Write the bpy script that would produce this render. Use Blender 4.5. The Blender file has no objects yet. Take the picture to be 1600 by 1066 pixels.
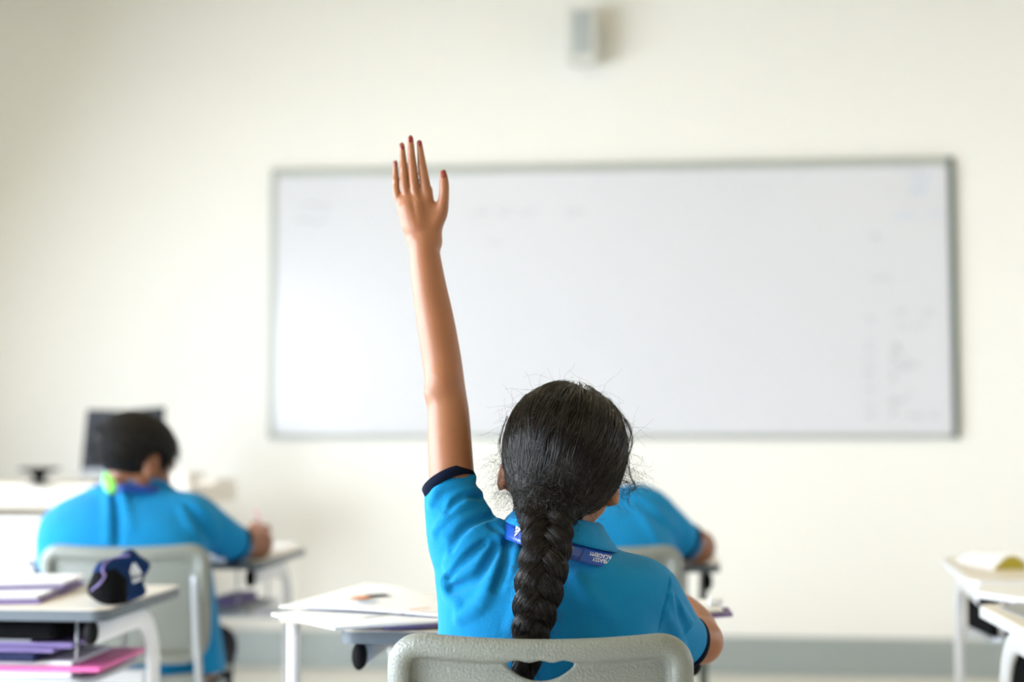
import bpy, bmesh, math, random
import numpy as np
from mathutils import Vector, Matrix
random.seed(7); rng = np.random.default_rng(7)
S = bpy.context.scene; COL = S.collection
PI = math.pi; R_ = math.radians

# ------------------------------------------------------------------ camera, world, lights, exposure
YAW, PITCH, F, CAMZ = R_(5.7), R_(3.8), 2222.2, 1.05
cam = bpy.data.objects.new('camera', bpy.data.cameras.new('camera')); COL.objects.link(cam)
cam.location = (0, 0, CAMZ); cam.rotation_euler = (R_(90) + PITCH, 0, YAW)
cam.data.sensor_width = 36; cam.data.lens = 50; cam.data.clip_start = 0.05
cam.data.dof.use_dof = True; cam.data.dof.focus_distance = 1.98; cam.data.dof.aperture_fstop = 1.8
S.camera = cam
w = bpy.data.worlds.new('sky'); S.world = w; w.use_nodes = True
bg = w.node_tree.nodes['Background']; bg.inputs[0].default_value = (0.80, 0.90, 1.0, 1); bg.inputs[1].default_value = 1.0
S.view_settings.view_transform = 'Standard'; S.view_settings.look = 'None'; S.view_settings.gamma = 1
S.view_settings.exposure = 0.45; S.view_settings.use_curve_mapping = False
try: S.cycles.use_denoising = True
except Exception: pass
XL, XR, YB, YF, ZC = -3.5, 4.2, -2.6, 6.42, 3.3       # room shell (metres)
WIN = [(-1.9, -0.1), (0.3, 2.1), (2.5, 4.7)]      # window spans along the left wall
WZ0, WZ1 = 0.55, 2.15
def area(name, loc, rot, sx, sy, power, col):
    l = bpy.data.lights.new(name, 'AREA'); l.shape = 'RECTANGLE'; l.size = sx; l.size_y = sy; l.energy = power; l.color = col
    o = bpy.data.objects.new(name, l); COL.objects.link(o); o.location = loc; o.rotation_euler = rot; return o
WINR = [(3.9, 5.7)]                                          # and along the right wall
for k, (y0, y1) in enumerate(WIN):   # daylight entering through each window opening
    area('daylight', (XL - 0.02, (y0 + y1) / 2, (WZ0 + WZ1) / 2), (0, R_(-63), 0), WZ1 - WZ0 - 0.1, y1 - y0 - 0.1, [84, 205, 104][k], (0.81, 0.905, 1.0))
for k, (y0, y1) in enumerate(WINR):
    area('daylight', (XR + 0.02, (y0 + y1) / 2, (WZ0 + WZ1) / 2), (0, R_(58), 0), WZ1 - WZ0 - 0.1, y1 - y0 - 0.1, [34][k], (0.81, 0.905, 1.0))
for x, y in ((-1.3, 0.2), (1.9, 0.2), (-1.3, 3.8), (1.9, 3.8)):       # ceiling luminaires, warm
    area('ceiling_lamp', (x, y, ZC - 0.03), (0, 0, 0), 1.2, 0.3, 10, (1.0, 0.84, 0.56))

# ------------------------------------------------------------------ helpers
def V2W(p):
    c, s = math.cos(YAW), math.sin(YAW)
    return Vector((p[0] * c - p[1] * s, p[0] * s + p[1] * c, p[2]))
def W2V(p):
    c, s = math.cos(YAW), math.sin(YAW)
    return Vector((p[0] * c + p[1] * s, -p[0] * s + p[1] * c, p[2]))
def raydir(px, py):
    cx, cy = (px - 800) / F, (533 - py) / F
    cp, sp = math.cos(PITCH), math.sin(PITCH)
    return cx, cp - cy * sp, sp + cp * cy
def Q(px, py, f):                      # a point of the place at forward distance f (frame turned with the camera's yaw)
    x, y, z = raydir(px, py)
    return np.array((x / y * f, f, CAMZ + z / y * f))
def QW(px, py, f): return V2W(Q(px, py, f))
def wall_pt(px, py, Y):                # world point on the plane y = Y
    x, y, z = raydir(px, py); d = V2W((x, y, z)); t = Y / d.y
    return Vector((d.x * t, Y, CAMZ + d.z * t))

def col(r, g, b):
    f = lambda c: (c / 255 / 12.92) if c / 255 <= 0.04045 else ((c / 255 + 0.055) / 1.055) ** 2.4
    return (f(r), f(g), f(b), 1)
def mat(name, c, rough=0.5, metal=0.0, bump=0.0, bscale=200.0, var=0.0, vscale=6.0, sheen=0.0, sss=0.0, spec=0.5, kind='noise', coat=0.0):
    m = bpy.data.materials.new(name); m.use_nodes = True; nt = m.node_tree; b = nt.nodes['Principled BSDF']
    b.inputs['Base Color'].default_value = c; b.inputs['Roughness'].default_value = rough; b.inputs['Metallic'].default_value = metal
    b.inputs['Specular IOR Level'].default_value = spec; b.inputs['Sheen Weight'].default_value = sheen; b.inputs['Coat Weight'].default_value = coat
    b.inputs['Sheen Roughness'].default_value = 0.4
    if sss:
        b.inputs['Subsurface Weight'].default_value = sss; b.inputs['Subsurface Scale'].default_value = 0.006
        b.inputs['Subsurface Radius'].default_value = (1.0, 0.35, 0.2)
    tc = nt.nodes.new('ShaderNodeTexCoord')
    if var:
        n = nt.nodes.new('ShaderNodeTexNoise'); n.inputs['Scale'].default_value = vscale; n.inputs['Detail'].default_value = 4
        nt.links.new(tc.outputs['Object'], n.inputs['Vector'])
        mx = nt.nodes.new('ShaderNodeMixRGB'); mx.inputs[1].default_value = tuple(x * (1 - var) for x in c[:3]) + (1,)
        mx.inputs[2].default_value = tuple(min(1, x * (1 + var)) for x in c[:3]) + (1,)
        nt.links.new(n.outputs['Fac'], mx.inputs[0]); nt.links.new(mx.outputs[0], b.inputs['Base Color'])
    if bump:
        if kind == 'voronoi':
            n = nt.nodes.new('ShaderNodeTexVoronoi'); n.feature = 'SMOOTH_F1'; out = n.outputs['Distance']
        else:
            n = nt.nodes.new('ShaderNodeTexNoise'); n.inputs['Detail'].default_value = 3; out = n.outputs['Fac']
        n.inputs['Scale'].default_value = bscale
        nt.links.new(tc.outputs['Object'], n.inputs['Vector'])
        bp = nt.nodes.new('ShaderNodeBump'); bp.inputs['Strength'].default_value = bump; bp.inputs['Distance'].default_value = 0.001
        nt.links.new(out, bp.inputs['Height']); nt.links.new(bp.outputs[0], b.inputs['Normal'])
    return m
def weave(name, c, c2):                # pique cotton
    m = mat(name, c, 0.85, sheen=0.12, spec=0.12); nt = m.node_tree; b = nt.nodes['Principled BSDF']; tc = nt.nodes['Texture Coordinate']
    n = nt.nodes.new('ShaderNodeTexNoise'); n.inputs['Scale'].default_value = 14; n.inputs['Detail'].default_value = 5
    mx = nt.nodes.new('ShaderNodeMixRGB'); mx.inputs[1].default_value = c; mx.inputs[2].default_value = c2
    nt.links.new(tc.outputs['Object'], n.inputs['Vector']); nt.links.new(n.outputs['Fac'], mx.inputs[0]); nt.links.new(mx.outputs[0], b.inputs['Base Color'])
    v = nt.nodes.new('ShaderNodeTexVoronoi'); v.inputs['Scale'].default_value = 620; v.inputs['Randomness'].default_value = 0.35
    n2 = nt.nodes.new('ShaderNodeTexNoise'); n2.inputs['Scale'].default_value = 45; n2.inputs['Detail'].default_value = 6
    ad = nt.nodes.new('ShaderNodeMath'); ad.operation = 'MULTIPLY_ADD'; ad.inputs[1].default_value = 1.6
    nt.links.new(tc.outputs['Object'], v.inputs['Vector']); nt.links.new(tc.outputs['Object'], n2.inputs['Vector'])
    nt.links.new(n2.outputs['Fac'], ad.inputs[0]); nt.links.new(v.outputs['Distance'], ad.inputs[2])
    bp = nt.nodes.new('ShaderNodeBump'); bp.inputs['Strength'].default_value = 0.5; bp.inputs['Distance'].default_value = 0.0012
    nt.links.new(ad.outputs[0], bp.inputs['Height']); nt.links.new(bp.outputs[0], b.inputs['Normal'])
    return m
def hair_mat(name):
    m = mat(name, (0.007, 0.0055, 0.005, 1), 0.30, spec=0.36); nt = m.node_tree; b = nt.nodes['Principled BSDF']
    hi = nt.nodes.new('ShaderNodeHairInfo'); rp = nt.nodes.new('ShaderNodeValToRGB'); rp.color_ramp.elements[0].color = (0.004, 0.0035, 0.004, 1); rp.color_ramp.elements[1].color = (0.020, 0.012, 0.009, 1)
    rp.color_ramp.elements[0].position = 0.45; nt.links.new(hi.outputs['Random'], rp.inputs[0]); nt.links.new(rp.outputs[0], b.inputs['Base Color']); return m

M = dict(
    wall=mat('wall_paint', (0.82, 0.803, 0.775, 1), 0.75, bump=0.15, bscale=350),
    wall2=mat('side_wall_paint', (0.78, 0.75, 0.67, 1), 0.8, bump=0.15, bscale=350),
    wallb=mat('dark_back_wall', (0.28, 0.29, 0.30, 1), 0.85, bump=0.2, bscale=300),  # unseen wall coloured dark to cut bounce onto the girl's back
    ceil=mat('ceiling_paint', (0.40, 0.345, 0.19, 1), 0.9, bump=0.1, bscale=200),  # unseen ceiling toned dark yellow to dim and warm the wall top
    floor=mat('vinyl_floor', (0.74, 0.71, 0.65, 1), 0.35, var=0.04, vscale=30, bump=0.05, bscale=120),
    base=mat('baseboard_grey', (0.33, 0.37, 0.37, 1), 0.35, metal=0.2, var=0.05),
    board=mat('whiteboard_enamel', (0.655, 0.66, 0.715, 1), 0.25, var=0.01, vscale=3),
    alu=mat('board_frame_grey', (0.42, 0.44, 0.42, 1), 0.5, metal=0.2),
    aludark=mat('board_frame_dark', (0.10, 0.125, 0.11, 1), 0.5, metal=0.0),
    ink=mat('dry_marker_ghost', (0.40, 0.40, 0.46, 1), 0.6), inkb=mat('blue_marker_ghost', (0.40, 0.50, 0.68, 1), 0.6),
    chair=mat('grey_textured_plastic', (0.215, 0.23, 0.212, 1), 0.42, bump=1.0, bscale=330, kind='voronoi', var=0.03, vscale=12),
    steel=mat("silver_painted_tube", (0.40, 0.42, 0.45, 1), 0.4, metal=0.5),
    white=mat('white_painted_tube', (0.72, 0.73, 0.76, 1), 0.35, bump=0.05),
    lam=mat('beige_laminate', (0.66, 0.60, 0.53, 1), 0.35, var=0.05, vscale=40),
    edge=mat('blue_grey_edge_band', (0.10, 0.12, 0.145, 1), 0.4), black=mat('black_plastic', (0.003, 0.003, 0.004, 1), 0.7, spec=0.15),
    cloth=mat('black_cloth', (0.004, 0.004, 0.005, 1), 0.95, bump=0.4, bscale=500, spec=0.1),
    skin=mat("brown_skin", (0.30, 0.115, 0.05, 1), 0.46, sss=0.12, var=0.10, vscale=25, bump=0.12, bscale=500),
    skin2=mat('tan_skin', (0.22, 0.085, 0.038, 1), 0.5, sss=0.2, var=0.08, vscale=25, bump=0.1, bscale=500),
    nail=mat('dark_red_nail', (0.22, 0.008, 0.012, 1), 0.3, coat=0.5),
    shirt=weave('blue_polo_cotton', (0.004, 0.185, 0.44, 1), (0.007, 0.225, 0.50, 1)),
    navy=mat('navy_rib_knit', (0.003, 0.006, 0.020, 1), 0.9, bump=0.4, bscale=700, spec=0.1),
    trouser=mat('navy_trouser_cloth', (0.006, 0.009, 0.022, 1), 0.9, bump=0.3, bscale=500),
    hair=hair_mat('dark_brown_hair'), haircore=mat('hair_underlayer', (0.003, 0.0025, 0.0025, 1), 0.7, bump=0.6, bscale=300, spec=0.2),
    strap=mat('royal_blue_ribbon', (0.004, 0.06, 0.36, 1), 0.35, bump=0.1, bscale=800), strapd=mat('dark_blue_line', (0.003, 0.015, 0.11, 1), 0.5),
    print_=mat('white_print', (0.8, 0.82, 0.85, 1), 0.5), green=mat('lime_green_clip', (0.25, 0.85, 0.10, 1), 0.4),
    paper=mat('white_paper', (0.76, 0.76, 0.80, 1), 0.7), purple=mat('lilac_cover', (0.20, 0.15, 0.34, 1), 0.6, spec=0.2),
    pink=mat('pink_cover', (0.60, 0.10, 0.32, 1), 0.45), navyb=mat('dark_blue_cover', (0.004, 0.008, 0.05, 1), 0.6, spec=0.2),
    monitor=mat('slate_plastic', (0.012, 0.014, 0.021, 1), 0.6, spec=0.3), eye=mat('eye_white', (0.8, 0.8, 0.78, 1), 0.2), iris=mat('dark_iris', (0.02, 0.01, 0.006, 1), 0.2),
    olive=mat('page_underside_shade', (0.42, 0.34, 0.03, 1), 0.6), orange=mat('orange_print', (0.65, 0.25, 0.10, 1), 0.6), grey=mat('grey_print', (0.30, 0.31, 0.34, 1), 0.6),
    shoe=mat('white_shoe_leather', (0.6, 0.6, 0.62, 1), 0.5), lip=mat('lip_skin', (0.33, 0.09, 0.06, 1), 0.45), case=mat('navy_pencil_case_cloth', (0.002, 0.020, 0.085, 1), 0.8, bump=0.3, bscale=600, spec=0.15),
    pencil=mat('pale_pink_pencil', (0.75, 0.42, 0.45, 1), 0.5), spk=mat('speaker_shell', (0.62, 0.62, 0.58, 1), 0.5), grill=mat('speaker_grille_grey', (0.40, 0.43, 0.43, 1), 0.6),
    brown=mat('brown_leather_bag', (0.22, 0.08, 0.04, 1), 0.6), frame=mat('window_frame_white', (0.7, 0.7, 0.7, 1), 0.4),
)
def glassmat():
    m = bpy.data.materials.new('window_glass'); m.use_nodes = True; b = m.node_tree.nodes['Principled BSDF']
    b.inputs['Transmission Weight'].default_value = 1; b.inputs['Roughness'].default_value = 0; b.inputs['IOR'].default_value = 1.02; return m
M['glass'] = glassmat()
def diff_mat():
    m = bpy.data.materials.new('lamp_diffuser'); m.use_nodes = True; b = m.node_tree.nodes['Principled BSDF']
    b.inputs['Base Color'].default_value = (0.9, 0.9, 0.85, 1); b.inputs['Emission Color'].default_value = (1, 0.84, 0.56, 1); b.inputs['Emission Strength'].default_value = 3.0; return m
M['diffuser'] = diff_mat()

def link(o, parent=None): COL.objects.link(o); o.parent = parent; return o
def mesh_obj(name, verts, faces, m, parent=None, origin=(0, 0, 0), smooth=True, mats=None, midx=None):
    me = bpy.data.meshes.new(name); v = np.asarray(verts, dtype=np.float64) - np.asarray(origin, dtype=np.float64)
    me.from_pydata(v.tolist(), [], faces if isinstance(faces, list) else faces.tolist()); me.update()
    for mm in (mats or [m]): me.materials.append(mm)
    if smooth: me.polygons.foreach_set('use_smooth', [True] * len(me.polygons))
    if midx is not None: me.polygons.foreach_set('material_index', np.asarray(midx, dtype=np.int32))
    return link(bpy.data.objects.new(name, me), parent)
def bm_obj(name, bm, m, parent=None, smooth=False):
    bmesh.ops.recalc_face_normals(bm, faces=bm.faces)
    me = bpy.data.meshes.new(name); bm.to_mesh(me); bm.free(); me.materials.append(m)
    if smooth: me.polygons.foreach_set('use_smooth', [True] * len(me.polygons))
    o = link(bpy.data.objects.new(name, me), parent)
    return o
def add_box(bm, lo, hi, bev=0.0, seg=2):
    r = bmesh.ops.create_cube(bm, size=1); vs = r['verts']
    for v in vs: v.co = Vector([lo[i] + (v.co[i] + 0.5) * (hi[i] - lo[i]) for i in range(3)])
    if bev: bmesh.ops.bevel(bm, geom=list({e for v in vs for e in v.link_edges}), offset=bev, segments=seg, profile=0.5, affect='EDGES')
def box(name, lo, hi, m, parent=None, bev=0.0, seg=2):
    bm = bmesh.new(); add_box(bm, lo, hi, bev, seg); return bm_obj(name, bm, m, parent, smooth=False)
def catmull(pts, n=6):
    P = [np.array(p, float) for p in pts]; P = [2 * P[0] - P[1]] + P + [2 * P[-1] - P[-2]]; out = []
    for i in range(1, len(P) - 2):
        for k in range(n):
            t = k / n
            out.append(0.5 * (2 * P[i] + (P[i + 1] - P[i - 1]) * t + (2 * P[i - 1] - 5 * P[i] + 4 * P[i + 1] - P[i + 2]) * t * t + (-P[i - 1] + 3 * P[i] - 3 * P[i + 1] + P[i + 2]) * t ** 3))
    out.append(P[-2]); return np.array(out)
def tube_geo(pts, ra, rb=None, seg=12, side=(1, 0, 0), caps=True):
    """sweep an ellipse: ra across 'side', rb in the other direction"""
    P = np.array(pts, float); n = len(P); ra = np.broadcast_to(ra, n); rb = ra if rb is None else np.broadcast_to(rb, n)
    T = np.gradient(P, axis=0); T /= np.linalg.norm(T, axis=1)[:, None]
    vs = []; s = np.array(side, float)
    for i in range(n):
        a = s - T[i] * (s @ T[i]); a /= np.linalg.norm(a); b = np.cross(T[i], a)
        for k in range(seg):
            t = 2 * PI * k / seg; vs.append(P[i] + a * ra[i] * math.cos(t) + b * rb[i] * math.sin(t))
    fs = [[i * seg + k, i * seg + (k + 1) % seg, (i + 1) * seg + (k + 1) % seg, (i + 1) * seg + k] for i in range(n - 1) for k in range(seg)]
    if caps: fs += [list(range(seg))[::-1], [(n - 1) * seg + k for k in range(seg)]]
    return vs, fs
def tube(name, pts, ra, m, parent=None, rb=None, seg=12, side=(1, 0, 0), origin=(0, 0, 0)):
    v, f = tube_geo(pts, ra, rb, seg, side); return mesh_obj(name, v, f, m, parent, origin)
def thing(name, label, cat, loc=(0, 0, 0), rz=0.0, group=None):
    o = bpy.data.objects.new(name, None); COL.objects.link(o); o.location = loc; o.rotation_euler = (0, 0, rz); o.empty_display_size = 0.05
    return tag(o, label, cat, group)
def tag(o, label=None, cat=None, group=None, kind=None):
    if label: o['label'] = label
    if cat: o['category'] = cat
    if group: o['group'] = group
    if kind: o['kind'] = kind
    return o
def lathe(name, prof, m, parent=None, seg=24):
    vs = [(r * math.cos(2 * PI * k / seg), r * math.sin(2 * PI * k / seg), z) for r, z in prof for k in range(seg)]
    n = len(prof); fs = [[i * seg + k, i * seg + (k + 1) % seg, (i + 1) * seg + (k + 1) % seg, (i + 1) * seg + k] for i in range(n - 1) for k in range(seg)]
    fs += [list(range(seg))[::-1], [(n - 1) * seg + k for k in range(seg)]]
    return mesh_obj(name, vs, fs, m, parent)

# ------------------------------------------------------------------ signed-distance modelling (smooth organic surfaces)
class Sdf:
    def __init__(s, lo, hi, h):
        s.lo = np.array(lo, float); s.h = h; s.n = np.ceil((np.array(hi) - s.lo) / h).astype(int) + 1
        s.a = np.full(s.n, 0.06, np.float32)
        s.ax = [(s.lo[i] + h * np.arange(s.n[i])).astype(np.float32) for i in range(3)]
    def sub(s, lo, hi):
        i0 = np.maximum(0, np.floor((np.array(lo) - s.lo) / s.h).astype(int)); i1 = np.minimum(s.n, np.ceil((np.array(hi) - s.lo) / s.h).astype(int) + 1)
        if np.any(i1 <= i0): return None
        sl = tuple(slice(i0[k], i1[k]) for k in range(3))
        return sl, s.ax[0][sl[0]][:, None, None], s.ax[1][sl[1]][None, :, None], s.ax[2][sl[2]][None, None, :]
    def comb(s, sl, d, k, sign=1):
        a = s.a[sl]
        if sign < 0:                                    # smooth subtraction
            d = -d; m = np.maximum(a, d)
            if k > 0: h = np.maximum(k - np.abs(a - d), 0) / k; m = m + h * h * k * 0.25
        else:
            m = np.minimum(a, d)
            if k > 0: h = np.maximum(k - np.abs(a - d), 0) / k; m = m - h * h * k * 0.25
        s.a[sl] = m
    def cap(s, p, q, r0, r1, k=0.0, sign=1, pad=0.0):
        p, q = np.array(p, float), np.array(q, float); m = max(r0, r1) + k + 4 * s.h + pad
        g = s.sub(np.minimum(p, q) - m, np.maximum(p, q) + m)
        if g is None: return
        sl, X, Y, Z = g; v = q - p; L = float(v @ v) + 1e-12
        t = np.clip(((X - p[0]) * v[0] + (Y - p[1]) * v[1] + (Z - p[2]) * v[2]) / L, 0, 1)
        d = np.sqrt((X - p[0] - t * v[0]) ** 2 + (Y - p[1] - t * v[1]) ** 2 + (Z - p[2] - t * v[2]) ** 2) - (r0 + (r1 - r0) * t)
        s.comb(sl, d.astype(np.float32), k, sign)
    def chain(s, pts, k=0.0, sign=1, n=4):              # pts: (x, y, z, r), smoothed; the chain itself is merged first
        P = catmull(pts, n); m = P[:, 3].max() + k + 4 * s.h
        g = s.sub(P[:, :3].min(0) - m, P[:, :3].max(0) + m)
        if g is None: return
        sl, X, Y, Z = g; D = None
        for a, b in zip(P[:-1], P[1:]):
            p, q = a[:3], b[:3]; v = q - p; L = float(v @ v) + 1e-12
            t = np.clip(((X - p[0]) * v[0] + (Y - p[1]) * v[1] + (Z - p[2]) * v[2]) / L, 0, 1)
            d = np.sqrt((X - p[0] - t * v[0]) ** 2 + (Y - p[1] - t * v[1]) ** 2 + (Z - p[2] - t * v[2]) ** 2) - (a[3] + (b[3] - a[3]) * t)
            D = d if D is None else np.minimum(D, d)
        s.comb(sl, D.astype(np.float32), k, sign)
    def ell(s, c, r, R=None, k=0.0, sign=1):
        c = np.array(c, float); r = np.array(r, float); R = np.eye(3) if R is None else np.array(R); m = r.max() + k + 4 * s.h
        g = s.sub(c - m, c + m)
        if g is None: return
        sl, X, Y, Z = g; X = X - c[0]; Y = Y - c[1]; Z = Z - c[2]
        u = [R[0, i] * X + R[1, i] * Y + R[2, i] * Z for i in range(3)]
        k0 = np.sqrt(sum((u[i] / r[i]) ** 2 for i in range(3))); k1 = np.sqrt(sum((u[i] / r[i] ** 2) ** 2 for i in range(3))) + 1e-9
        s.comb(sl, (k0 * (k0 - 1) / k1).astype(np.float32), k, sign)
    def loft(s, rows, k=0.0, grow=0.0, pw=2.4):         # rows: (z, cx, cy, a, b), stacked elliptical sections
        rows = sorted(rows); A = np.array(rows, float); z0, z1 = A[0, 0], A[-1, 0]; m = max(A[:, 3].max(), A[:, 4].max()) + k + grow + 0.02
        g = s.sub((A[:, 1].min() - m, A[:, 2].min() - m, z0 - 0.03 - k), (A[:, 1].max() + m, A[:, 2].max() + m, z1 + 0.03 + k))
        if g is None: return
        sl, X, Y, Z = g; zz = np.clip(Z[0, 0], z0, z1)
        zs = np.linspace(z0, z1, 60); ip = catmull_rows(A, zs)
        cx, cy, a, b = [np.interp(zz, zs, ip[:, i])[None, None, :] for i in range(4)]; a = a + grow; b = b + grow
        q = ((np.abs(X - cx) / a) ** pw + (np.abs(Y - cy) / b) ** pw) ** (1 / pw); d = (q - 1) * np.minimum(a, b)
        dz = np.maximum(z0 - Z, Z - z1) + 0 * X
        e = np.sqrt(np.maximum(d, 0) ** 2 + np.maximum(dz, 0) ** 2) + np.minimum(np.maximum(d, dz), 0)
        s.comb(sl, e.astype(np.float32), k)
    def hit(s, px, py):                                 # first surface point seen along the sight line through a pixel
        d = np.array(raydir(px, py)); d /= np.linalg.norm(d); o = np.array((0, 0, CAMZ)); t = np.arange(1.6, 4.6, s.h * 0.5)
        P = o + d * t[:, None]; I = np.round((P - s.lo) / s.h).astype(int); ok = np.all((I >= 0) & (I < s.n), axis=1)
        v = np.full(len(t), 1.0); v[ok] = s.a[tuple(I[ok].T)]; w = np.where(v < 0)[0]
        return P[w[0]] if len(w) else None
    def ridge(s, path, r, sink, k, sign=1):
        pts = []
        for x, y, *rr in path:
            h = s.hit(x, y)
            if h is None: continue
            d = np.array(raydir(x, y)); d /= np.linalg.norm(d); h = h + d * sink * (.6 if sign > 0 else 1) * sign; pts.append((*h, rr[0] if rr else r))
        if len(pts) > 1: s.chain(pts, k=k, sign=sign)
    def cut(s, c, ax, rad):                             # plane cut, only within rad of c
        c = np.array(c); ax = np.array(ax, float); ax /= np.linalg.norm(ax); g = s.sub(c - rad, c + rad)
        sl, X, Y, Z = g; d = (X - c[0]) * ax[0] + (Y - c[1]) * ax[1] + (Z - c[2]) * ax[2]; s.a[sl] = np.maximum(s.a[sl], d.astype(np.float32))
    def push(s, P, lift):                               # moves points out of the solid, to at least 'lift' above it
        if not hasattr(s, 'g'): s.g = np.stack(np.gradient(s.a, s.h), -1)
        P = np.array(P, float)
        for _ in range(3):
            I = np.clip(np.round((P - s.lo) / s.h).astype(int), 0, s.n - 1); v = s.a[tuple(I.T)]; n = s.g[tuple(I.T)]; n = n / (np.linalg.norm(n, axis=1)[:, None] + 1e-6)
            P = P + n * np.maximum(0, lift - v)[:, None]
        return P
    def mesh(s, smooth=1):
        a = s.a; ins = a < 0
        c = [ins[i:a.shape[0] - 1 + i, j:a.shape[1] - 1 + j, k:a.shape[2] - 1 + k] for i in (0, 1) for j in (0, 1) for k in (0, 1)]
        al = c[0].copy(); an = c[0].copy()
        for x in c[1:]: al &= x; an |= x
        act = an & ~al; idx = np.argwhere(act); N = len(idx); ids = np.full(act.shape, -1, np.int32); ids[tuple(idx.T)] = np.arange(N)
        acc = np.zeros((N, 3)); cnt = np.zeros(N); co = [np.array((i, j, k)) for i in (0, 1) for j in (0, 1) for k in (0, 1)]
        val = [a[tuple((idx + o).T)].astype(float) for o in co]
        for p in range(8):
            for q in range(p + 1, 8):
                if np.abs(co[p] - co[q]).sum() != 1: continue
                m = (val[p] < 0) != (val[q] < 0); t = val[p] / (val[p] - val[q] + 1e-20)
                pt = co[p] + t[:, None] * (co[q] - co[p]); acc[m] += pt[m]; cnt[m] += 1
        V = (idx + acc / cnt[:, None]) * s.h + s.lo; faces = []
        for ax in range(3):
            u, v = (ax + 1) % 3, (ax + 2) % 3
            A = np.moveaxis(ins, ax, 0); diff = A[:-1] != A[1:]; diff = np.moveaxis(diff, 0, ax); e = np.argwhere(diff)
            e = e[(e[:, u] > 0) & (e[:, v] > 0)]; e = e[(e[:, u] < ids.shape[u]) & (e[:, v] < ids.shape[v])]
            o1 = np.zeros(3, int); o1[u] = 1; o2 = np.zeros(3, int); o2[v] = 1
            f = np.stack([ids[tuple((e - d).T)] for d in (o1 + o2, o2, 0 * o1, o1)], 1); fl = ins[tuple(e.T)]
            f[~fl] = f[~fl][:, ::-1]; faces.append(f)
        Fc = np.concatenate(faces); Fc = Fc[(Fc >= 0).all(1)]
        for _ in range(smooth):
            sm = np.zeros_like(V); ct = np.zeros(len(V))
            for p, q in ((0, 1), (1, 2), (2, 3), (3, 0)):
                np.add.at(sm, Fc[:, p], V[Fc[:, q]]); np.add.at(sm, Fc[:, q], V[Fc[:, p]]); np.add.at(ct, Fc[:, p], 1); np.add.at(ct, Fc[:, q], 1)
            V = 0.5 * V + 0.5 * sm / np.maximum(ct, 1)[:, None]
        return V, Fc
    def obj(s, name, m, parent, origin, smooth=1, **kw):
        V, Fc = s.mesh(smooth); return mesh_obj(name, V, Fc, m, parent, origin, **kw)
def catmull_rows(A, zs):
    out = []
    for z in zs:
        i = min(max(np.searchsorted(A[:, 0], z) - 1, 0), len(A) - 2); t = (z - A[i, 0]) / (A[i + 1, 0] - A[i, 0])
        P0 = A[max(i - 1, 0), 1:]; P1 = A[i, 1:]; P2 = A[i + 1, 1:]; P3 = A[min(i + 2, len(A) - 1), 1:]
        out.append(0.5 * (2 * P1 + (P2 - P0) * t + (2 * P0 - 5 * P1 + 4 * P2 - P3) * t * t + (-P0 + 3 * P1 - 3 * P2 + P3) * t ** 3))
    return np.array(out)
def rot3(yaw=0, pitch=0, roll=0):      # yaw about z, pitch about x (nod back positive), roll about y
    return np.array(Matrix.Rotation(yaw, 3, 'Z') @ Matrix.Rotation(pitch, 3, 'X') @ Matrix.Rotation(roll, 3, 'Y'))
def hairs(name, curves, radii, m, parent, origin):      # one object of many fine strands
    hc = bpy.data.hair_curves.new(name); hc.add_curves([len(c) for c in curves])
    P = np.concatenate([np.asarray(c) for c in curves]) - np.asarray(origin)
    hc.attributes['position'].data.foreach_set('vector', P.astype(np.float32).ravel())
    at = hc.attributes.get('radius') or hc.attributes.new('radius', 'FLOAT', 'POINT')
    at.data.foreach_set('value', np.concatenate(radii).astype(np.float32)); hc.materials.append(m)
    return link(bpy.data.objects.new(name, hc), parent)
# ------------------------------------------------------------------ the room
def struct(name, lo, hi, m, parent=None, bev=0): return tag(box(name, lo, hi, m, parent, bev), kind='structure')
T = 0.15
struct('floor', (XL - T, YB - T, -0.1), (XR + T, YF + T, 0), M['floor'])
struct('ceiling', (XL - T, YB - T, ZC), (XR + T, YF + T, ZC + 0.1), M['ceil'])
struct('wall_front', (XL - T, YF, 0), (XR + T, YF + T, ZC), M['wall'])
struct('wall_back', (XL - T, YB - T, 0), (XR + T, YB, ZC), M['wallb'])
nw = 0
for side, X0, X1, wins in (('left', XL - T, XL, WIN), ('right', XR, XR + T, WINR)):
    bm = bmesh.new(); add_box(bm, (X0, YB, 0), (X1, YF, WZ0)); add_box(bm, (X0, YB, WZ1), (X1, YF, ZC))
    ys = [YB] + [y for pr in wins for y in pr] + [YF]
    for i in range(0, len(ys), 2): add_box(bm, (X0, ys[i], WZ0), (X1, ys[i + 1], WZ1))
    tag(bm_obj('wall_' + side, bm, M['wall2']), kind='structure')
    for y0, y1 in wins:
        nw += 1; bm = bmesh.new(); t = 0.05; A0, A1 = (X0, X0 + 0.03) if side == 'left' else (X1 - 0.03, X1)
        for lo, hi in (((A0, y0, WZ0), (A1, y1, WZ0 + t)), ((A0, y0, WZ1 - t), (A1, y1, WZ1)), ((A0, y0, WZ0), (A1, y0 + t, WZ1)), ((A0, y1 - t, WZ0), (A1, y1, WZ1)), ((A0, (y0 + y1) / 2 - 0.02, WZ0), (A1, (y0 + y1) / 2 + 0.02, WZ1))): add_box(bm, lo, hi)
        wf = tag(bm_obj('window_%d' % nw, bm, M['frame']), kind='structure')
        box('pane', (A0 + 0.012, y0 + t, WZ0 + t), (A0 + 0.018, y1 - t, WZ1 - t), M['glass'], wf)
HB = 0.165
struct('baseboard_front', (XL, YF - 0.018, 0), (XR, YF, HB), M['base'], bev=0.004)
struct('baseboard_right', (XR - 0.018, YB, 0), (XR, YF - 0.02, HB), M['base'])
struct('baseboard_left', (XL, YB, 0), (XL + 0.018, YF - 0.02, HB), M['base'])
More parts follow.
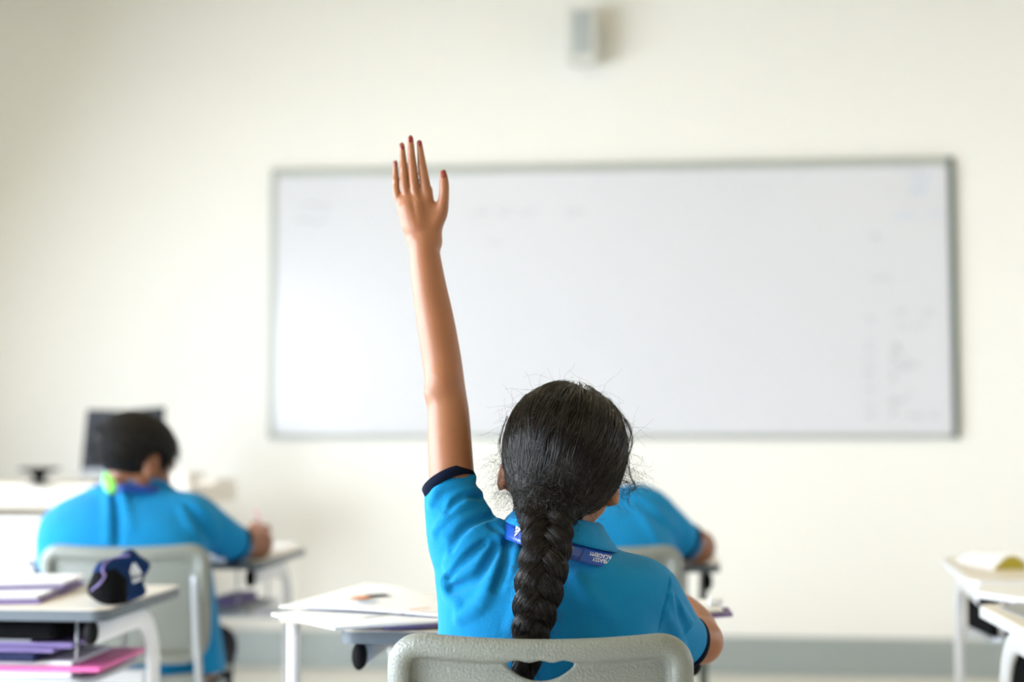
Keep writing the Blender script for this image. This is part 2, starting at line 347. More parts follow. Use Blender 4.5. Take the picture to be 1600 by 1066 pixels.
for i, (x, y) in enumerate(((-1.3, 0.2), (1.9, 0.2), (-1.3, 3.8), (1.9, 3.8))):
    t = thing('ceiling_light', ['rear left', 'rear right', 'front left', 'front right'][i] + ' long ceiling luminaire on the ceiling', 'lamp', (x, y, ZC), 0, 'ceiling luminaires')
    box('housing', (-0.62, -0.17, -0.02), (0.62, 0.17, 0), M['frame'], t, 0.004); box('diffuser', (-0.58, -0.13, -0.026), (0.58, 0.13, -0.02), M['diffuser'], t)

# ------------------------------------------------------------------ whiteboard
YW = YF - 0.028
bl, br = wall_pt(418, 684, YW).x, wall_pt(1501, 684, YW).x
zb, zt = wall_pt(1500, 686, YW).z, wall_pt(1500, 244, YW).z
bx = (bl + br) / 2; W2 = (br - bl) / 2; H = zt - zb
wb = thing('whiteboard', 'wide white dry erase board with thin grey frame on the front wall', 'whiteboard', (bx, YF, zb))
box('panel', (-W2 + 0.01, -0.020, 0.01), (W2 - 0.01, -0.002, H - 0.01), M['board'], wb)
fw = 0.034
for lo, hi, m in (((-W2 + fw, -0.03, H - fw - 0.006), (W2 - fw, 0, H), 'alu'), ((-W2 + fw, -0.026, 0), (W2 - fw, 0, 0.022), 'alu'),
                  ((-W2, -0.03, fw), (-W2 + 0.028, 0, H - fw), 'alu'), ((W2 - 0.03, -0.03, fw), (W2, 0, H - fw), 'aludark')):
    o = box('frame_rail', lo, hi, M[m], wb, 0.004)
    if m == 'aludark': o['label'] = 'dark grey right frame rail'
for sx in (-1, 1):
    for z0 in (0, H - fw):
        a, b = sorted((sx * W2, sx * (W2 - fw)))
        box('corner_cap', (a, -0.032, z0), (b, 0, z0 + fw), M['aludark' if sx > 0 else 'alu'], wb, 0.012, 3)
def scribble(px0, px1, py, hpx, m, words=3):          # faint rubbed-out handwriting, thin ribbons of ink on the board
    vs, fs = [], []
    a = wall_pt(px0, py, YW); b = wall_pt(px1, py, YW); h = hpx / 358
    n = max(6, int((b.x - a.x) / 0.012)); x = a.x; pts = []
    for i in range(n):
        x = a.x + (b.x - a.x) * i / n
        if words > 1 and (i * words / n) % 1 > 0.82: pts.append(None); continue
        pts.append((x + random.uniform(-.004, .004), a.z + random.uniform(-h, h) * 0.5))
    for p, q in zip(pts[:-1], pts[1:]):
        if p is None or q is None: continue
        d = Vector((q[0] - p[0], 0, q[1] - p[1])); nn = Vector((-d.z, 0, d.x)).normalized() * 0.0026; k = len(vs)
        for s, t in ((p, 1), (p, -1), (q, -1), (q, 1)): vs.append((s[0] - bx + nn.x * t, -0.0212, s[1] - zb + nn.z * t))
        fs.append([k, k + 1, k + 2, k + 3])
    return vs, fs
def writing(lines, m, lab):
    V, Fs = [], []
    for l in lines:
        v, f = scribble(*l[:4], m, *(l[4:])); k = len(V); V += v; Fs += [[i + k for i in q] for q in f]
    o = tag(mesh_obj('handwriting', V, Fs, M[m], wb, smooth=False), kind='stuff'); o['label'] = lab
writing([(735, 850, 330, 14, 3), (885, 920, 331, 14, 1), (470, 520, 322, 10, 1), (462, 515, 346, 10, 1), (760, 790, 380, 8, 1)], 'ink', 'faint grey rubbed out handwriting near the top')
writing([(1398, 1440, 258, 12, 1), (1420, 1455, 275, 12, 1), (1420, 1455, 300, 20, 1), (1398, 1440, 337, 10, 1), (1450, 1480, 334, 10, 1)], 'inkb', 'faint blue handwriting in the upper right corner')
writing([(1358, 1382, 371, 14, 1), (1355, 1400, 435, 12, 2), (1398, 1425, 488, 12, 1), (1440, 1468, 488, 14, 1), (1402, 1450, 510, 14, 2), (1395, 1410, 545, 18, 1), (1395, 1440, 573, 20, 1),
         (1398, 1430, 620, 18, 1), (1420, 1480, 650, 10, 2)] + [(1352, 1368, y, 12, 1) for y in (500, 532, 545, 570, 585, 610, 632, 650)] + [(1390, 1402, y, 14, 1) for y in (560, 590, 625, 645)], 'ink', 'faint grey list down the right side')

# ------------------------------------------------------------------ wall speaker
p = wall_pt(911, 96, YF - 0.17); q = wall_pt(911, 12, YF - 0.17); hs = q.z - p.z
sp = thing('wall_speaker', 'small off-white boxy loudspeaker high on the front wall', 'speaker', (p.x, YF, p.z), 0)
box('cabinet', (-0.072, -0.18, 0), (0.062, -0.07, hs), M['spk'], sp, 0.01, 3)
box('grille', (-0.045, -0.186, 0.03), (0.035, -0.178, hs - 0.02), M['grill'], sp, 0.006)
box('bracket', (-0.03, -0.072, 0.05), (0.03, 0, hs - 0.05), M['alu'], sp, 0.003)

# ------------------------------------------------------------------ teacher's desk with monitor
def vthing(name, label, cat, v, group=None, rz=0.0): return thing(name, label, cat, V2W(v), YAW + rz, group)
fy = 5.35; zt_ = Q(0, 760, fy)[2]; z1 = Q(0, 797, fy)[2]
td = thing('teacher_desk', 'long pale beige teacher desk against the front wall behind the boy', 'desk', (-2.55, 5.35, 0))
box('worktop', (-0.75, 0, z1), (0.77, 0.62, zt_), M['lam'], td, 0.006)
box('modesty_panel', (-0.75, -0.01, 0.02), (0.27, 0.012, Q(0, 815, fy)[2]), M['paper'], td, 0.003)
for x in (-0.70, 0.24, 0.70): box('leg', (x - 0.02, 0.30, 0), (x + 0.02, 0.34, z1), M['black'], td, 0.004)
box('shelf', (-0.72, 0.35, z1 - 0.10), (0.0, 0.58, z1 - 0.085), M['brown'], td, 0.003)
def onworld(px, py, f): return V2W(Q(px, py, f))
fm = 5.62; a, b, c = Q(137, 640, fm), Q(258, 636, fm), Q(127, 757, fm); mw = b[0] - a[0]; mc = V2W(((a[0] + b[0]) / 2, fm, 0))
mon = thing('monitor', 'dark slate computer monitor standing on the teacher desk, behind the boy\'s head', 'monitor', (mc.x, mc.y, zt_), YAW)
zt2 = a[2] - zt_; z02 = c[2] - zt_ + 0.03
tl, tr, bl_, br_ = (-mw / 2, zt2), (mw / 2, zt2 + 0.012), (-mw / 2 - 0.022, z02), (mw / 2 - 0.012, z02)
def slabx(name, pts, y0, y1, m, parent):              # prism of an x-z polygon
    n = len(pts); vs = [(x, y0, z) for x, z in pts] + [(x, y1, z) for x, z in pts]
    fs = [list(range(n)), list(range(n, 2 * n))[::-1]] + [[i, i + n, (i + 1) % n + n, (i + 1) % n] for i in range(n)]
    bm = bmesh.new(); bv = [bm.verts.new(v) for v in vs]; [bm.faces.new([bv[i] for i in f]) for f in fs]
    bmesh.ops.bevel(bm, geom=bm.edges[:], offset=0.003, segments=1, affect='EDGES'); return bm_obj(name, bm, m, parent)
slabx('back_shell', [tl, (0, zt2 - 0.004), tr, br_, bl_], -0.012, 0.012, M['monitor'], mon)
slabx('lower_bezel', [(bl_[0], z02 + 0.03), (br_[0], z02 + 0.03), (br_[0], z02 + 0.001), (bl_[0], z02 + 0.001)], -0.018, -0.011, M['grey'], mon)
box('stand', (-0.03, 0.0, 0.01), (0.03, 0.02, z02 + 0.08), M['black'], mon, 0.004); box('stand_base', (-0.10, -0.06, 0), (0.10, 0.08, 0.012), M['black'], mon, 0.004)
c = Q(61, 757, 5.55); cw = V2W((c[0], 5.55, 0)); ds = thing('desk_stand', 'small black stand with a flat round top on the teacher desk', 'stand', (cw.x, cw.y, zt_))
lathe('pedestal', [(0.045, 0), (0.045, 0.006), (0.018, 0.014), (0.022, 0.030), (0.040, 0.050)], M['black'], ds)
lathe('round_plate', [(0.040, 0.048), (0.078, 0.056), (0.080, 0.064), (0.03, 0.066)], M['black'], ds)
for i, (px, h, wd) in enumerate(((291, 0.045, 0.09), (333, 0.02, 0.09))):
    c = V2W((Q(px, 760, 5.6)[0], 5.6, 0)); o = box('paper_tray', (-wd / 2, -0.1, 0), (wd / 2, 0.1, h), M['lam'], None, 0.008); o.location = (c.x, c.y, zt_)
    tag(o, ['tall pale beige box on the teacher desk right of the monitor', 'flat pale beige tray at the right end of the teacher desk'][i], 'box')

# ------------------------------------------------------------------ student desks
DZ = 0.72
def rrect(w, d, r, n=6, inset=0.0):
    pts = []
    for cx, cy, a0 in ((w - r, r, -90), (w - r, d - r, 0), (r, d - r, 90), (r, r, 180)):
        for k in range(n + 1):
            a = R_(a0 + 90 * k / n); pts.append((cx + (r - inset) * math.cos(a), cy + (r - inset) * math.sin(a)))
    return pts
def prism(name, pts, z0, z1, m, parent, bev=0.0):
    n = len(pts); bm = bmesh.new(); a = [bm.verts.new((x, y, z0)) for x, y in pts]; b = [bm.verts.new((x, y, z1)) for x, y in pts]
    bm.faces.new(a[::-1]); top = bm.faces.new(b); [bm.faces.new([a[i], a[(i + 1) % n], b[(i + 1) % n], b[i]]) for i in range(n)]
    if bev: bmesh.ops.bevel(bm, geom=list(top.edges), offset=bev, segments=2, affect='EDGES')
    return bm_obj(name, bm, m, parent)
def make_desk(label, vpt, W=0.65, D=0.47, rz=0.0, group='student desks', frame='white', corner='left', tray=True, edge='edge'):
    """vpt: near-left (or near-right) corner in the yaw frame"""
    p = V2W(vpt); d = Vector((math.cos(rz), math.sin(rz), 0))
    if corner == 'right': p = p - d * W
    if corner == 'farleft': p = p - Vector((-math.sin(rz), math.cos(rz), 0)) * D
    t = thing('student_desk', label, 'desk', (p.x, p.y, 0), rz, group)
    prism('edge_band', rrect(W, D, 0.028), DZ - 0.022, DZ - 0.0025, M[edge], t, 0.002)
    prism('desktop', rrect(W, D, 0.028, inset=0.003), DZ - 0.003, DZ, M['lam'], t)
    zc = DZ - 0.022 - 0.023
    for x in (0.033, W - 0.033):
        path = [(x, 0.022, zc), (x, 0.10, zc), (x, D - 0.20, zc)]
        for k in range(1, 7):
            a = R_(90 - 15 * k); path.append((x, D - 0.20 + 0.11 * math.cos(a), zc - 0.11 + 0.11 * math.sin(a)))
        path += [(x, D - 0.085, 0.30), (x, D - 0.085, 0.045)]
        tube('side_leg', path, 0.0125, M[frame], t, rb=0.024, seg=14)
        tube('foot', [(x, 0.03, 0.012), (x, 0.05, 0.022), (x, D - 0.1, 0.030), (x, D, 0.026)], 0.011, M[frame], t, rb=0.014)
        tube('end_cap', [(x, 0.006, zc), (x, 0.012, zc), (x, 0.022, zc)], [0.0105, 0.013, 0.013], M['black'], t, rb=[0.021, 0.024, 0.024], seg=18)
    if tray:
        prism('book_tray', [(q[0] + 0.05, q[1] + 0.06) for q in rrect(W - 0.10, D - 0.16, 0.04)], DZ - 0.150, DZ - 0.140, M['steel'], t, 0.002)
        for x in (0.085, W / 2, W - 0.085):
            for y in (0.075, D - 0.12): tube('tray_rod', [(x, y, DZ - 0.142), (x, y, DZ - 0.022)], 0.0028, M['steel'], t, seg=6)
    box('crossbar', (0.05, D - 0.10, DZ - 0.20), (W - 0.05, D - 0.075, DZ - 0.17), M[frame], t, 0.004)
    return t
c = Q(164, 953, 2.72)
deskF = make_desk('student desk in the left foreground with navy pencil case on it', (c[0], 2.72, 0), corner='right', D=0.45)
c = Q(529, 981, 2.44)
deskA = make_desk('student desk in front of the girl, mostly hidden behind her', (c[0], 2.44, 0), W=0.63)
c = Q(408, 873, 3.76)
deskB = make_desk('student desk the boy on the left writes at', (c[0], 3.76, 0), corner='right', D=0.50)
c = Q(1126, 880, 3.68)
deskC = make_desk('student desk under the right elbow of the child in front of the girl', (c[0], 3.68, 0), corner='right', frame='aludark')
c = Q(1470, 870, 3.88)
deskD = make_desk('student desk at the right edge with white open books, the farther one', (c[0], 3.88, 0), W=0.9, D=0.60, corner='farleft', rz=R_(-5), edge='white')
c = Q(1526, 939, 2.82)
deskE = make_desk('student desk at the right edge nearest the camera with white frame', (c[0], 2.82, 0), W=0.9, D=0.55, corner='farleft', edge='white')

# slim side table under the magazine: only a post shows
c = Q(459, 960, 2.72); p = V2W((c[0] - 0.02, 2.72, 0)); st = thing('side_table', 'slim white side table, its post showing under the open magazine', 'table', (p.x, p.y, 0))
box('table_top', (0.004, -0.04, 0.70), (0.13, 0.12, DZ - 0.006), M['lam'], st, 0.004)
tube('post', [(0.021, 0, 0.02), (0.021, 0, 0.70)], 0.0125, M['white'], st, rb=0.014, seg=16); box('base_plate', (0.0, -0.15, 0), (0.13, 0.15, 0.02), M['white'], st, 0.005)

# ------------------------------------------------------------------ books and papers
def sheetslab(name, vpt, w, d, th, m, rz=0.0, curl=0.0, z=DZ, label=None, cat='paper', group=None, n=8, droop=0.0, edge=None, tilt=0.0):
    """a thin block of paper with a gentle curl; vpt = centre in the yaw frame"""
    p = V2W(vpt); vs, fs = [], []
    for layer in (0, 1):
        for j in range(n + 1):
            for i in range(n + 1):
                u, v = i / n - 0.5, j / n - 0.5
                h = curl * max(0, abs(u) * 2 - 0.35) ** 2 + droop * (v * 2) ** 2 + tilt * u
                vs.append((u * w, v * d, h + (th if layer else 0)))
    N = (n + 1) ** 2
    for j in range(n):
        for i in range(n):
            a = j * (n + 1) + i; fs.append([N + a, N + a + 1, N + a + n + 2, N + a + n + 1]); fs.append([a, a + n + 1, a + n + 2, a + 1])
    rim = [i for i in range(n + 1)] + [(j + 1) * (n + 1) - 1 for j in range(1, n + 1)] + [n * (n + 1) + i for i in range(n - 1, -1, -1)] + [j * (n + 1) for j in range(n - 1, 0, -1)]
    for k in range(len(rim)): a, b = rim[k], rim[(k + 1) % len(rim)]; fs.append([a, b, b + N, a + N])
    o = mesh_obj(name, vs, fs, M[m], None, smooth=False); o.location = (p.x, p.y, z); o.rotation_euler = (0, 0, YAW + rz)
    return tag(o, label, cat, group)
def vr(px, py, z): # yaw-frame point where the sight line meets the height z
    x, y, zz = raydir(px, py); t = (z - CAMZ) / zz; return (x * t, y * t, z)
# magazine in front of the girl
def poly_sheet(name, corners, th, m, label, cat, base_z, sag=0.0, parent=None, n=10):
    """sheet through four corners given in the yaw frame (near-left, near-right, far-right, far-left)"""
    c = [np.array(q) for q in corners]; vs, fs = [], []
    for layer in (0, 1):
        for j in range(n + 1):
            for i in range(n + 1):
                u, v = i / n, j / n; q = (c[0] * (1 - u) + c[1] * u) * (1 - v) + (c[3] * (1 - u) + c[2] * u) * v
                q = q + np.array((0, 0, sag * math.sin(PI * u) * (0.6 + 0.4 * v) + (th if layer else 0))); vs.append(tuple(V2W(q)))
    N = (n + 1) ** 2
    for j in range(n):
        for i in range(n):
            a = j * (n + 1) + i; fs.append([N + a, N + a + 1, N + a + n + 2, N + a + n + 1]); fs.append([a, a + n + 1, a + n + 2, a + 1])
    rim = [i for i in range(n + 1)] + [(j + 1) * (n + 1) - 1 for j in range(1, n + 1)] + [n * (n + 1) + i for i in range(n - 1, -1, -1)] + [j * (n + 1) for j in range(n - 1, 0, -1)]
    for k in range(len(rim)): a, b = rim[k], rim[(k + 1) % len(rim)]; fs.append([a, b, b + N, a + N])
    if parent is None:
        org = V2W((c[0] + c[2]) / 2); o = mesh_obj(name, vs, fs, M[m], None, tuple(org), smooth=False); o.location = org; return tag(o, label, cat)
    o = mesh_obj(name, vs, fs, M[m], parent, tuple(parent.location), smooth=False)
    if label: o['label'] = label
    return o
z = DZ + 0.004
mag2 = poly_sheet('exercise_book', [vr(600, 984, z), vr(735, 978, z), vr(735, 930, z), vr(560, 936, z)], 0.004, 'purple', 'lilac covered exercise book under the open magazine beside the girl', 'book', z)
z = DZ + 0.010
loose = poly_sheet('paper_stack', [vr(523, 985, z), vr(690, 974, z), vr(700, 925, z), vr(424, 962, z)], 0.004, 'paper', 'loose white sheets under the open magazine, hanging off the desk corner', 'paper', z)
z = DZ + 0.017
mag = poly_sheet('open_magazine', [vr(436, 950, z), vr(700, 965, z), vr(690, 938, z), vr(572, 914, z)], 0.003, 'paper', 'open white magazine with small colour pictures left of the girl', 'magazine', z, sag=0.006)
def deco(px0, py0, px1, py1, zz, m, parent, hw=0.006, n=6):   # flat printed picture lying on the page
    a, b = np.array(vr(px0, py0, zz)), np.array(vr(px1, py1, zz)); d = b - a; nn = np.array((-d[1], d[0], 0)); nn = nn / np.linalg.norm(nn) * hw
    vs = [tuple(V2W(a + nn)), tuple(V2W(a - nn)), tuple(V2W(b - nn)), tuple(V2W(b + nn))]
    return mesh_obj('printed_picture', vs, [[0, 1, 2, 3]], M[m], parent, tuple(parent.location), smooth=False)
zz = DZ + 0.0275
deco(556, 936, 572, 931, zz, 'orange', mag, 0.016); deco(573, 931, 606, 929, zz, 'navyb', mag, 0.018); deco(560, 941, 590, 939, zz, 'inkb', mag, 0.010); deco(568, 966, 630, 958, zz, 'grey', mag, 0.006); deco(640, 953, 672, 950, zz, 'orange', mag, 0.006)
# folder hanging over the right side of the girl's desk
z = DZ + 0.004
fol = poly_sheet('ring_folder', [vr(1040, 972, z), vr(1145, 964, z), vr(1138, 954, z), vr(1030, 956, z)], 0.006, 'purple', 'grey lilac folder overhanging the desk right of the girl', 'folder', z)
z = DZ + 0.012
poly_sheet('paper_stack', [vr(1040, 962, z), vr(1130, 957, z), vr(1112, 940, z), vr(1040, 940, z)], 0.004, 'paper', 'white sheets on the folder right of the girl', 'paper', z)
er = box('eraser', (-0.012, -0.02, 0), (0.012, 0.02, 0.014), M['print_'], None, 0.003); er.location = V2W(vr(1118, 945, DZ + 0.017)); tag(er, 'small white eraser on the sheets right of the girl', 'eraser')

# foreground desk: papers, covers, pencil case
z = DZ
poly_sheet('exercise_book', [vr(-60, 946, z), vr(62, 944, z), vr(132, 913, z), vr(-60, 913, z)], 0.007, 'purple', 'lilac exercise book at the bottom of the pile on the foreground desk', 'book', z)
poly_sheet('paper_stack', [vr(-60, 938, z + .008), vr(58, 936, z + .008), vr(118, 912, z + .008), vr(-60, 912, z + .008)], 0.006, 'paper', 'white pages in the middle of the pile on the foreground desk', 'paper', z)
poly_sheet('exercise_book', [vr(-60, 924, z + .015), vr(98, 920, z + .015), vr(126, 908, z + .015), vr(-60, 908, z + .015)], 0.003, 'purple', 'lilac cover near the top of the pile on the foreground desk', 'book', z)
poly_sheet('paper_stack', [vr(-60, 918, z + .019), vr(98, 914, z + .019), vr(132, 902, z + .019), vr(-60, 901, z + .019)], 0.006, 'paper', 'white sheets on top of the pile on the foreground desk', 'paper', z)
# things in the tray below the foreground desk
zt0 = DZ - 0.139
def shelf_item(name, px0, px1, f0, f1, z, th, m, label, cat, bev=0.002):
    a, b = Q(px0, 1000, f0)[0], Q(px1, 1000, f0)[0]; cx = (a + b) / 2; p = V2W((cx, (f0 + f1) / 2, z))
    o = box(name, (-(b - a) / 2, -(f1 - f0) / 2, 0), ((b - a) / 2, (f1 - f0) / 2, th), M[m], None, bev); o.location = p; o.rotation_euler = (0, 0, random.uniform(-.05, .06)); return tag(o, label, cat)
z = zt0
shelf_item('notebook', -40, 120, 2.80, 3.02, z, 0.012, 'paper', 'white striped notebook at the bottom of the tray under the foreground desk', 'book'); z += 0.0125
shelf_item('plastic_folder', -60, 168, 2.79, 3.05, z, 0.010, 'pink', 'bright pink folder sticking out of the tray under the foreground desk', 'folder'); z += 0.0105
shelf_item('plastic_folder', -50, 122, 2.80, 3.02, z, 0.008, 'paper', 'white folder lying on the pink folder under the foreground desk', 'folder'); z += 0.0085
shelf_item('textbook', -60, 70, 2.79, 3.02, z, 0.018, 'navyb', 'dark blue textbook in the tray under the foreground desk', 'book'); z += 0.0185
shelf_item('exercise_book', -50, 100, 2.79, 3.02, z, 0.007, 'purple', 'lower lilac book in the tray under the foreground desk', 'book'); z += 0.0075
shelf_item('exercise_book', -60, 128, 2.80, 3.03, z, 0.010, 'purple', 'upper lilac book in the tray under the foreground desk', 'book'); z += 0.0105
shelf_item('exercise_book', -60, 56, 2.80, 3.02, z, 0.005, 'grey', 'thin grey book above the lilac books under the foreground desk', 'book'); z += 0.0055
shelf_item('fabric_pouch', -60, 98, 2.79, 3.02, z, 0.034, 'cloth', 'black soft pouch on top of the books under the foreground desk', 'bag', 0.012)

# pencil case
f0 = 2.83; Qc = lambda px, py, df=0.0, r=0.0: (*Q(px, py, f0 + df), r)
base = np.array((*Q(184, 940, f0)[:2], DZ))
g = Sdf(base + (-0.075, -0.07, -0.004), base + (0.08, 0.10, 0.12), 0.0018)
g.chain([Qc(171, 914, -0.01, 0.034), Qc(182, 908, 0.03, 0.038), Qc(196, 904, 0.065, 0.036)], k=0.0)
g.cap(Qc(160, 888, -0.015)[:3], Qc(203, 870, 0.02)[:3], 0.009, 0.006, k=0.035)
g.cap(Qc(203, 868, 0.02)[:3], Qc(225, 885, 0.05)[:3], 0.006, 0.012, k=0.03)
g.cap(Qc(146, 922, -0.01)[:3], Qc(175, 934, -0.03)[:3], 0.008, 0.008, k=0.03)
g.cap(Qc(222, 925, 0.04)[:3], Qc(190, 937, -0.01)[:3], 0.008, 0.008, k=0.03)
g.cap(Qc(163, 880, -0.05)[:3], Qc(180, 916, -0.06)[:3], 0.003, 0.004, k=0.012, sign=-1)
g.a = np.maximum(g.a, (DZ + 0.0005 - g.ax[2])[None, None, :])
V, Fc = g.mesh(1); ctr = V[Fc].mean(1); pxx = 800 + ctr[:, 0] / ctr[:, 1] * F; pyy = 681 - (ctr[:, 2] - CAMZ) / ctr[:, 1] * F
mi = ((pyy - 890) > -(pxx - 168) * 0.2 + (pxx > 185) * (pxx - 185) * 1.1).astype(int) * (ctr[:, 1] < f0 + 0.045) * (pxx < 205)
pc = thing('pencil_case', 'navy and black cloth pencil case with white triangle logo on the foreground desk', 'pencil case', V2W(base), YAW)
mesh_obj('pouch', V, Fc, None, pc, base, mats=[M['case'], M['cloth']], midx=mi)
def on_surf(g, px, py, lift=0.0006):
    h = g.hit(px, py); d = np.array(raydir(px, py)); d /= np.linalg.norm(d); return None if h is None else h - d * lift
vs, fs = [], []
for quad in (((203, 893), (205, 888), (209, 900), (206, 903)), ((205, 887), (208, 879), (216, 897), (210, 900)), ((209, 879), (212, 880), (222, 896), (217, 898)), ((206, 906), (221, 899), (222, 901), (207, 908)), ((206, 909), (222, 903), (223, 906), (208, 912))):
    n = 5; k = len(vs)
    for j in range(n):
        for i in range(n):
            u, v = i / (n - 1), j / (n - 1); q = [(quad[0][c] * (1 - u) + quad[1][c] * u) * (1 - v) + (quad[3][c] * (1 - u) + quad[2][c] * u) * v for c in (0, 1)]
            h = on_surf(g, *q, 0.0012); vs.append(tuple(h if h is not None else vs[-1] if vs else base))
    fs += [[k + j * n + i, k + j * n + i + 1, k + (j + 1) * n + i + 1, k + (j + 1) * n + i] for j in range(n - 1) for i in range(n - 1)]
mesh_obj('triangle_logo', vs, fs, M['print_'], pc, base)['label'] = 'white triangle of three slanted stripes'
zp = [on_surf(g, *q, 0.001) for q in ((203, 868), (180, 872), (165, 880), (160, 892), (164, 900), (156, 912), (142, 924))]
zp = [q for q in zp if q is not None]; tube('zipper', catmull(zp, 5), 0.0022, M['purple'], pc, seg=6, origin=base)

# papers and books on the boy's desk, tray contents
z = DZ
poly_sheet('exercise_book', [vr(300, 876, z), vr(352, 880, z), vr(338, 856, z), vr(290, 850, z)], 0.012, 'paper', 'white and pink exercise book under the right arm of the boy on the left', 'book', z)
poly_sheet('exercise_book', [vr(392, 866, z), vr(440, 862, z), vr(462, 850, z), vr(405, 850, z)], 0.004, 'paper', 'pale open exercise book the boy on the left writes in', 'book', z)
zb_ = DZ - 0.139
for i, (px0, px1, f0_, f1_, th, m, lab) in enumerate(((332, 392, 3.84, 4.06, 0.012, 'grey', 'grey book in the tray of the desk the boy writes at'), (335, 372, 3.84, 4.04, 0.02, 'purple', 'lilac book in the tray of the desk the boy writes at'))):
    shelf_item('exercise_book', px0, px1, f0_, f1_, zb_ + i * 0.0125, th, m, lab, 'book')

# right-hand desks: open books and tray contents
def open_book(label, v, w, d, h, m1, m2, rz=0.0):
    t = thing('open_book', label, 'book', V2W(v), YAW + rz)
    for s, m, nm in ((-1, m1, 'left_pages'), (1, m2, 'right_pages')):
        pts = [(0, 0.0)] + [(s * w * u, h * math.sin(PI * min(1, u ** 0.8)) + 0.004) for u in np.linspace(0.03, 1, 12)]
        n = len(pts); vs = [(x, y, zz) for y in (-d / 2, d / 2) for x, zz in pts] + [(x, y, 0.0) for y in (-d / 2, d / 2) for x, zz in pts]
        fs = []
        for i in range(n - 1):
            fs += [[i, i + 1, n + i + 1, n + i], [n + i, n + i + 1, 3 * n + i + 1, 3 * n + i], [i, 2 * n + i, 2 * n + i + 1, i + 1], [2 * n + i, 3 * n + i, 3 * n + i + 1, 2 * n + i + 1]]
        fs += [[n - 1, 3 * n - 1, 4 * n - 1, 2 * n - 1]]
        o = mesh_obj('page_block', vs, fs, None, t, smooth=False, mats=[M['paper'], M['paper' if s > 0 else 'olive']], midx=[int(k < 4 * (n - 1) and k % 4 in (1, 2)) * (s < 0) for k in range(len(fs))])  # olive end faces paint in the shade under the curled left pages
    return t
ob = open_book('open book with arched white pages on the farther desk at the right edge', vr(1572, 884, DZ), 0.085, 0.20, 0.030, 'olive', 'paper', 0.15)
z = DZ
poly_sheet('paper_stack', [vr(1497, 876, z), vr(1545, 880, z), vr(1560, 866, z), vr(1505, 866, z)], 0.008, 'paper', 'white sheets at the far corner of the farther right desk', 'paper', z)
poly_sheet('paper_stack', [vr(1524, 934, z), vr(1640, 950, z), vr(1650, 922, z), vr(1535, 920, z)], 0.012, 'paper', 'white sheets at the far edge of the nearest right desk', 'paper', z)
poly_sheet('plastic_folder', [vr(1562, 951, z), vr(1680, 1000, z), vr(1690, 960, z), vr(1600, 940, z)], 0.003, 'grey', 'thin grey folder on the nearest right desk', 'folder', z)
zb_ = DZ - 0.139
cD = V2W((Q(1530, 950, 3.1)[0], 3.1, 0))
SP = ['black', 'white', 'lilac', 'pale grey', 'dark blue', 'cream', 'slate grey', 'brown']; SM = ['cloth', 'paper', 'purple', 'white', 'navyb', 'lam', 'edge', 'brown']
for i in range(8):                                     # books standing spine-out in the trays of the right desks
    for (r0, f0_, dp, nm) in ((1.125, 3.44, .095, 'farther'), (.945, 2.66, .075, 'nearest')):
        hh = 0.098 + 0.005 * ((i * 5) % 3); o = box('standing_book', (-0.0065, -dp, 0), (0.0065, dp, hh), M[SM[i]], None, 0.0015)
        o.location = V2W((r0 + .016 * i, f0_ + .004 * (i % 3), zb_)); o.rotation_euler = (0, 0, YAW)
        tag(o, '%s book standing spine outward in the tray of the %s right desk' % (SP[i], nm), 'book')

# ------------------------------------------------------------------ chairs
def chair_shell(h):
    g = Sdf((-0.235, -0.06, 0.44), (0.235, 0.09, 0.815), h)
    X, Y, Z = g.ax[0][:, None, None], g.ax[1][None, :, None], g.ax[2][None, None, :]
    HT = 0.788
    zc, hz = (HT + 0.50) / 2, (HT - 0.50) / 2; wd = 0.203 - 0.02 * np.clip((0.62 - Z) / 0.12, 0, 1) ** 2
    top = -0.0055 * np.clip(1 - (X / 0.15) ** 2, 0, 1)
    r = 0.045
    qx = np.abs(X) - (wd - r); qz = np.abs(Z - zc) - (hz - r) - np.where(Z > zc, top, 0)
    d2 = np.sqrt(np.maximum(qx, 0) ** 2 + np.maximum(qz, 0) ** 2) + np.minimum(np.maximum(qx, qz), 0) - r
    w = Y - 0.75 * X ** 2 - 0.10 * (HT - Z) * 0 - 0.04 * ((HT - Z) / 0.3) ** 2
    panel = np.maximum(d2 + 0.004, np.abs(w - 0.009) - 0.0035)
    rim = np.sqrt(((d2 + 0.0155) / 0.0155) ** 2 + ((w - 0.000) / 0.013) ** 2) * 0.0125 - 0.0125
    k = 0.010; hh = np.maximum(k - np.abs(panel - rim), 0) / k; d = np.minimum(panel, rim) - hh * hh * k * 0.25
    # handle slot: flat wavy top, rounded belly
    tw = HT - 0.0345 + 0.0022 * np.cos(X * 205) - 0.05 * np.maximum(0, np.abs(X + 0.0) - 0.040)
    bel = np.sqrt(X ** 2 + (Z - (HT - 0.0345 + 0.0313)) ** 2) - 0.0560
    hole = np.maximum(Z - tw, bel); kk = 0.008; hh = np.maximum(kk - np.abs(hole - bel), 0) / kk
    hole = hole + 0 * Y; k2 = 0.006; m = np.maximum(d, -hole); h3 = np.maximum(k2 - np.abs(d + hole), 0) / k2; d = m + h3 * h3 * k2 * 0.25
    g.a = d.astype(np.float32); return g.mesh(1)
SHELL = {}
